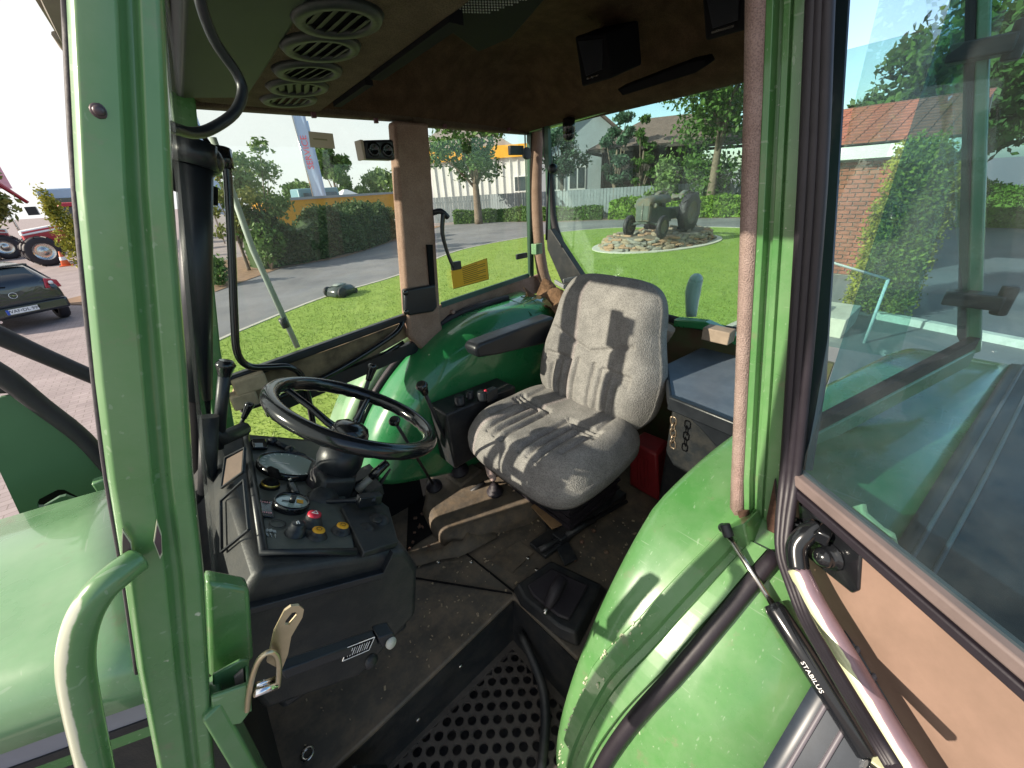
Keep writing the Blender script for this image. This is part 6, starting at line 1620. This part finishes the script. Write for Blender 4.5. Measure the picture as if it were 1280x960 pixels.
# left console with lid, chain
lidp = [at(*p, z=1.735) for p in ((833, 455), (887, 429), (960, 448), (960, 548), (838, 498))]
q = MB(); q.hexa([p - Z * .028 for p in lidp], [p + Z * .0 for p in lidp]); lc = part("side_console", q, GREYLID, bevel=.006)
q = MB(); a_, b_ = at(837, 502, z=1.73), at(960, 552, z=1.73); q.beam(a_, b_, (.028, 0, 0), (0, 0, .05)); q.beam(at(832, 458, z=1.725), a_, (0, .014, 0), (0, 0, .035)); part("lid_lip", q, BLACK, lc, bevel=.010)
q = MB(); a_, b_ = at(838, 506, z=1.705), at(950, 548, z=1.705); nb = V((.06, .02, 0)); q.hexa([a_ + nb - Z * .55, b_ + nb - Z * .55, b_ + V((.4, .2, -.55)), a_ + V((.45, .1, -.55))], [a_ + nb, b_ + nb, b_ + V((.4, .2, 0)), a_ + V((.45, .1, 0))]); part("console_body", q, BLACK_DUSTY, lc, bevel=.01)
q = MB(); a_, b_ = at(846, 512, z=1.70), at(960, 560, z=1.70); q.prism([a_ + V((.01, 0, 0)), b_ + V((.01, 0, 0)), b_ + V((.01, 0, -.05)), a_.lerp(b_, .62) + V((.01, 0, -.10)), a_.lerp(b_, .30) + V((.01, 0, -.04))], (.02, .01, 0)); part("console_apron", q, BLACK, lc, bevel=.005)
ch0, ch1 = at(842, 523, x=1.135), at(841, 560, x=1.145)
link_ = None
for k in range(5):
    c = ch0.lerp(ch1, (k + .4) / 5); q = MB(); l_ = (ch1 - ch0) / 5; wv = Y if k % 2 == 0 else X
    q.tube([c - l_ * .62 + wv * .006, c - l_ * .35 + wv * .010, c + l_ * .35 + wv * .010, c + l_ * .62 + wv * .006, c + l_ * .62 - wv * .006, c + l_ * .35 - wv * .010, c - l_ * .35 - wv * .010, c - l_ * .62 - wv * .006, c - l_ * .62 + wv * .006], .0028, 6); part("chain_link", q, mat("dull_brass", (.42, .32, .24), .35, metal=.8) if link_ is None else link_, lc); link_ = bpy.data.materials["dull_brass"]
# control box on the far side
q = MB(); q.hexa([(.655, 1.20, 1.32), (1.02, 1.20, 1.32), (1.02, 1.325, 1.32), (.655, 1.325, 1.32)], [(.645, 1.19, 1.605), (1.02, 1.19, 1.59), (1.02, 1.325, 1.59), (.645, 1.325, 1.605)]); cb = part("control_box", q, BLACK_DUSTY, bevel=.008)
for px, py, r_, h_ in ((575, 504, .022, .030), (588, 497, .017, .028), (603, 499, .021, .034)):
    c = at(px, py, z=1.61); q = MB(); q.lathe([(r_ * 1.15, 0), (r_, .006), (r_ * .95, h_), (r_ * .8, h_ + .004), (.0001, h_ + .004)], c, Z, 18); part("rotary_knob", q, BLACK, cb)
q = MB(); c = at(613, 493, z=1.62); q.box(c, (.06, .03, .05)); rkk = part("rocker_block", q, BLACK, cb, bevel=.004)
q = MB(); q.ball(at(607, 489, z=1.645), .008, 8); part("red_tip", q, REDBTN, rkk)
q = MB(); q.box((.80, 1.188, 1.48), (.02, .006, .05)); part("yellow_tab", q, YELBTN, cb)

# ---- floor: platform, riser, step well, tunnel
q = MB(); q.prism([(-.30, .675, FLOOR - .02), (.0, .682, FLOOR - .02), (.536, .705, FLOOR - .02), (.545, .42, FLOOR - .02), (1.62, .42, FLOOR - .02), (1.62, 1.6, FLOOR - .02), (-.30, 1.5, FLOOR - .02)], (0, 0, .02)); fl = part("cab_deck", q, MAT_FLOOR, bevel=.006)
q = MB(); q.hexa([(-.30, .695, .84), (0, .700, .84), (.532, .712, .84), (.532, .74, .84), (-.3, .74, .84)], [(-.30, .679, FLOOR - .022), (0, .685, FLOOR - .022), (.534, .707, FLOOR - .022), (.534, .74, FLOOR - .022), (-.3, .74, FLOOR - .022)]); q.hexa([(.52, .42, .84), (.60, .42, .84), (.60, .72, .84), (.52, .72, .84)], [(.54, .42, FLOOR - .022), (.60, .42, FLOOR - .022), (.60, .72, FLOOR - .022), (.54, .72, FLOOR - .022)]); part("riser", q, BLACK_DUSTY, fl)
# overlapping mat sheet with a ragged, curled edge
q = MB(); md = [at(*p, z=FLOOR + .008) for p in ((512, 706), (555, 700), (582, 668), (600, 668), (655, 716), (640, 742), (500, 738))]
q = MB(); edge = [at(x, y, z=FLOOR + z_) for x, y, z_ in ((505, 690, .01), (530, 690, .015), (552, 686, .03), (566, 676, .05), (578, 676, .03), (584, 664, .05), (596, 655, .03), (606, 654, .012))]
inn = [at(x, y, z=FLOOR + .006) for x, y in ((500, 712), (528, 706), (548, 700), (560, 698), (574, 696), (588, 690), (606, 680), (622, 672))]
q.loft([edge, [a.lerp(b_, .5) + Z * .004 for a, b_ in zip(edge, inn)], inn], closed=False); part("torn_mat_edge", q, MAT_DIRT, fl, thick=.005, fixn=False)
q = MB()
for k in range(16): p = at(random.uniform(505, 560), random.uniform(640, 690), z=FLOOR + .02); q.box(p, (random.uniform(.006, .016), random.uniform(.004, .010), random.uniform(.004, .010)), Matrix.Rotation(random.uniform(0, 3), 3, 'Z') @ Matrix.Rotation(random.uniform(-.6, .6), 3, 'X'))
part("dirt_crumbs", q, mat("red_brown_crumbs", (.10, .055, .038), .9, var=.8, scale=40), fl)["kind"] = "stuff"
for px, py in ((514, 715), (548, 702), (589, 702), (660, 697), (671, 712)):
    q = MB(); q.ball(at(px, py, z=FLOOR + .004), .008, 8, sc=(1, 1, .5)); part("mat_screw", q, STEEL, fl)
q = MB(); q.beam(at(578, 688, z=FLOOR + .004), at(648, 744, z=FLOOR + .004), (.004, .003, 0), (0, 0, .008)); q.beam(at(455, 712, z=FLOOR + .004), at(640, 742, z=FLOOR + .006), (.0, .004, 0), (0, 0, .008)); part("mat_seam", q, BLACK_MATT, fl)
q = MB(); c = at(385, 943, z=FLOOR + .004); q.lathe([(.010, 0), (.016, .004), (.017, .006), (.010, .006), (.009, .002), (.010, 0)], c, Z, 18, caps=False); part("eyelet", q, STEEL, fl)
for px, py in ((576, 833), (523, 900)):
    q = MB(); q.ball(at(px, py, y=.698), .008, 8, sc=(1, .5, 1)); part("riser_screw", q, STEEL, fl)
# dusty transmission tunnel in the middle
q = MB(); tn = [(-.15, .98), (.42, 1.0), (.52, .88), (1.40, .84), (1.40, 1.30), (.40, 1.30), (.32, 1.17), (-.15, 1.16)]
tun = [at(*p, z=FLOOR + .065) for p in ((541, 655), (560, 672), (610, 655), (660, 640), (720, 590), (640, 570), (575, 572), (535, 600), (528, 630))]
q.hexa([p - Z * .12 + (p - sum(tun, V()) / len(tun)) * .06 for p in tun], tun); tu = part("transmission_tunnel", q, MAT_DIRT, bevel=.035, seg=4)
q = MB(); q.prism([at(*p, z=FLOOR + .069) for p in ((664, 634), (706, 606), (760, 604), (740, 640), (690, 662))], Z * .006); part("seat_plate", q, RUSTPLATE, tu)
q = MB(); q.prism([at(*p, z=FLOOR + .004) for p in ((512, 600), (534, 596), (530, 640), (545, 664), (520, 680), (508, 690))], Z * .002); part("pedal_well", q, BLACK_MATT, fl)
q = MB(); gr2 = random.Random(21)
for k in range(420):
    p = V((gr2.uniform(-.15, 1.2), gr2.uniform(.50, 1.25), FLOOR + .002))
    if p.x < .52 and p.y < .71: continue
    s_ = gr2.choice((1, 1, 1, 2)) * gr2.uniform(.0012, .0035); q.box(p, (s_ * 2, s_, s_), Matrix.Rotation(gr2.uniform(0, 3), 3, 'Z'))
part("grit", q, mat("floor_grit", (.24, .19, .13), .9, var=.8, scale=60), fl)["kind"] = "stuff"
# raised cover with a peg in front of the seat
q = MB(); b0 = [at(*p, z=FLOOR) for p in ((650, 758), (640, 738), (688, 704), (760, 738), (724, 810), (700, 800))]; c = sum(b0, V()) / 6
q.hexa(b0, [c + (p - c) * .86 + Z * .045 for p in b0]); cv = part("raised_cover", q, BLACK_DUSTY, fl, bevel=.008)
q = MB(); q.prism([c + (p - c) * .62 + Z * .0455 for p in b0], Z * .012); part("cover_top", q, RUBBER, cv, bevel=.006)
q = MB(); a_, b_ = at(703, 722, z=1.20), at(684, 760, z=1.165); q.tube([a_, a_.lerp(b_, .5), b_], [.020, .022, .013], 12); q.tube([b_, b_ + (b_ - a_).normalized() * .02], .008, 10, 1); part("peg", q, [RUBBER, STEEL], cv)
for px, py in ((748, 738), (758, 690)):
    q = MB(); q.ball(at(px, py, z=FLOOR + .004), .010, 8, sc=(1, 1, .5)); part("cover_bolt", q, mat("rusty_bolt", (.2, .13, .09), .6), cv)
# perforated step
SZ = .85; PIT = .0415; RHO = .0150
tri_plate = [(-.30, .18), (.55, .18), (.535, .705), (-.30, .64)]
q = MB(); NSEG = 12; pitch_y = PIT * .88
udir = (at(640, 910, z=SZ) - at(540, 915, z=SZ)).normalized(); vdir = V((-udir.y, udir.x, 0)); o0 = at(590, 900, z=SZ)
inside = lambda p: p.x < .50 and p.y < .70 and p.x > -.28 and p.y > .20
for r in range(-16, 17):
    for k in range(-14, 15):
        c = o0 + udir * ((k + (r % 2) * .5) * PIT) + vdir * (r * pitch_y)
        if not inside(c): continue
        hx, hy = PIT / 2, pitch_y / 2
        sq, ci = [], []
        for j in range(NSEG):
            a = 2 * math.pi * (j + .5) / NSEG; ca, sa = math.cos(a), math.sin(a); f = min(hx / max(1e-6, abs(ca)), hy / max(1e-6, abs(sa)))
            sq.append(c + udir * ca * f + vdir * sa * f); ci.append(c + udir * ca * RHO + vdir * sa * RHO)
        # outer ring snapped to the cell corners
        fs = [(j, (j + 1) % NSEG, NSEG + (j + 1) % NSEG, NSEG + j) for j in range(NSEG)]
        q.add(sq + ci, fs); q.add(ci + [p - Z * .012 for p in ci], fs)
        for sx in (-1, 1):
            for sy in (-1, 1):
                cn_ = c + udir * hx * sx + vdir * hy * sy
                near = sorted(sq, key=lambda p: (p - cn_).length)[:2]; q.add([cn_] + near, [(0, 1, 2)])
stp = part("step_plate", q, mat("step_metal", (.055, .048, .044), .6, var=.6, scale=12, dust=.4, dust_col=(.12, .10, .085)), fixn=False)
q = MB(); q.prism([(.50, .2, SZ - .01), (.545, .2, SZ - .01), (.545, .71, SZ - .01), (.50, .69, SZ - .01)], Z * .012); q.prism([(-.30, .685, SZ - .01), (.52, .69, SZ - .01), (.53, .712, SZ - .01), (-.30, .70, SZ - .01)], Z * .013); part("step_rim", q, bpy.data.materials["step_metal"], stp)
q = MB(); q.prism([(-.3, .15, SZ - .09), (.55, .15, SZ - .09), (.55, .72, SZ - .09), (-.3, .72, SZ - .09)], Z * .004); part("step_tray", q, mat("blue_black_tray", (.018, .02, .03), .5, dust=.2), stp)
# curved rubber edge beside the step at the fender
q = MB(); q.tube([at(650, 790, z=.98), at(676, 850, z=.92), at(682, 900, z=.88), at(676, 965, z=.85)], [.014, .016, .016, .014], 10, sub=4); part("step_edge_rubber", q, BLACK_DUSTY, stp)

# ---- red case beside the seat
b0 = [at(*p, z=1.105) for p in ((786, 606), (824, 628), (840, 606), (806, 590))]
e = empty("red_case", sum(b0, V()) / 4, "small red plastic case standing beside the grey seat", "case")
up_ = V((-.03, .02, .26)); q = MB(); c = sum(b0, V()) / 4; q.hexa(b0, [c + (p - c) * .86 + up_ for p in b0]); q.build("body", RED, e, bevel=.012)
q = MB()
for k in range(4):
    f = .30 + .12 * k; a_ = b0[0].lerp(b0[1], f); n_ = (b0[1] - b0[0]).cross(Z).normalized(); n_ = n_ if n_.dot(EYE - a_) > 0 else -n_
    q.beam(a_ + n_ * .002 + up_ * .15, (c + (a_ - c) * .86) + n_ * .006 + up_ * .8, n_ * .004, (b0[1] - b0[0]).normalized() * .004)
q.build("rib", RED, e)

# ---- latch on the front pillar, sill, black strut
BY = -.03


def lq(px, py, off=0): return ls(px, py, off)


q = MB(); q.prism([lq(264, 872), lq(310, 856), lq(313, 890), lq(302, 905), lq(266, 912)], (0, .006, 0)); q.prism([lq(266, 845, .03), lq(300, 826, .03), lq(312, 826, .03), lq(310, 880, .03), lq(266, 880, .03)], (0, .005, 0)); q.hexa([lq(308, 856), lq(313, 856), lq(315, 890), lq(310, 890)], [lq(306, 828, .035), lq(311, 827, .035), lq(313, 880, .035), lq(308, 880, .035)]); lb = part("latch_bracket", q, GREEN, bevel=.002)
q = MB(); q.prism([lq(293, 848, .024), lq(304, 838, .024), lq(306, 862, .024), lq(296, 868, .024)], (0, .004, 0)); part("bracket_window", q, mat("dusty_pink_plate", (.38, .30, .26), .7), lb)
q = MB(); u_ = [(309, 888), (312, 862), (318, 838), (326, 822), (337, 815), (346, 820), (349, 836), (347, 858)]
for off, rr_ in ((-.004, .0035), (.012, .0035)): q.tube([lq(a, b_, off) for a, b_ in u_], rr_, 8, sub=3)
strip = [[lq(a, b_, -.004), lq(a, b_, .012)] for a, b_ in u_]; q.loft(strip, closed=False); lt = part("striker_loop", q, ZINC, fixn=False)
q = MB(); q.tube([lq(318, 866, -.008), lq(346, 856, -.004)], .0055, 12); q.tube([lq(320, 856, -.002), lq(344, 848, .002)], .003, 10); part("striker_pin", q, CHROME, lt)
q = MB(); so = [(334, 828), (343, 790), (356, 764), (364, 758), (374, 757), (380, 762), (378, 772), (364, 796), (360, 818), (352, 838)]
sl_ = [(357, 776), (365, 766), (371, 765), (371, 770), (362, 781), (356, 781)]
q.holed([lq(a, b_, .02) for a, b_ in so], [[lq(a, b_, .02) for a, b_ in sl_]], (0, .004, 0)); part("slotted_strap", q, ZINC, lt)
q = MB(); q.beam(lq(352, 838, .05), lq(470, 796, .09), (0, .02, 0), (0, 0, .022)); q.beam(lq(470, 796, .09), lq(490, 790, .092), (0, .03, 0), (0, 0, .03)); bs = part("black_stay", q, BLACK, bevel=.003)
q = MB(); q.lathe([(.010, 0), (.010, .004), (.0001, .005)], lq(488, 803, .075), (.25, -1, .3), 18); part("stay_pin", q, mat("pale_steel", (.5, .5, .44), .5), bs)
q = MB(); q.lathe([(.013, 0), (.013, .004), (.006, .008), (.0001, .008)], lq(463, 826, .09), (.25, -1, .3), 14); part("stay_bolt", q, BLACK_DUSTY, bs)
S_ = [lq(*p, off=.068) for p in ((434, 809), (468, 796), (461, 812), (428, 826))]
q = MB(); q.prism(S_, (0, .002, 0)); pt_ = part("type_plate", q, BLACK_MATT, bs)
q = MB()
for i in range(4): q.beam(S_[i] - Y * .0008, S_[(i + 1) % 4] - Y * .0008, (0, .0006, 0), (S_[(i + 1) % 4] - S_[i]).cross(Y).normalized() * .0012)
for k in range(9):
    f = .14 + k * .09; a_ = S_[0].lerp(S_[1], f).lerp(S_[3].lerp(S_[2], f), .22); b_ = S_[0].lerp(S_[1], f).lerp(S_[3].lerp(S_[2], f), .80); q.beam(a_ - Y * .0008, b_ - Y * .0008, (0, .0006, 0), (.0016 if k % 3 else .0008, 0, 0.0004))
part("plate_print", q, WHITE, pt_)
q = MB(); q.prism([lq(258, 728, .06), lq(312, 738, .06), lq(318, 826, .06), lq(262, 850, .06)], (0, .03, 0)); part("cowl_side_panel", q, GREEN, bevel=.006)
q = MB(); q.beam(lq(262, 868, .02), lq(352, 1030, .02), (.022, .006, 0), (0, .05, 0)); part("sill_brace", q, GREEN, bevel=.004)
q = MB(); q.hexa([(-.25, .55, 1.0), (.0, .55, 1.0), (.0, .64, 1.0), (-.25, .64, 1.0)], [(-.25, .55, 1.12), (-.06, .55, 1.12), (-.06, .64, 1.12), (-.25, .64, 1.12)]); part("front_sill", q, BLACK_DUSTY, bevel=.004)
# front bulkhead so the pedal well is closed
q = MB(); q.prism([(-.22, .62, .85), (-.22, 1.36, .85), (-.16, 1.36, 1.80), (-.16, .62, 1.80)], (-.02, 0, 0)); part("bulkhead", q, BLACK_DUSTY)
q = MB(); q.prism([(-.2, 1.375, .84), (.56, 1.375, .84), (.56, 1.375, 1.36), (.36, 1.375, 1.36), (-.2, 1.375, 1.40)], (0, .012, 0)); part("pedal_well_wall", q, BLACK_MATT)
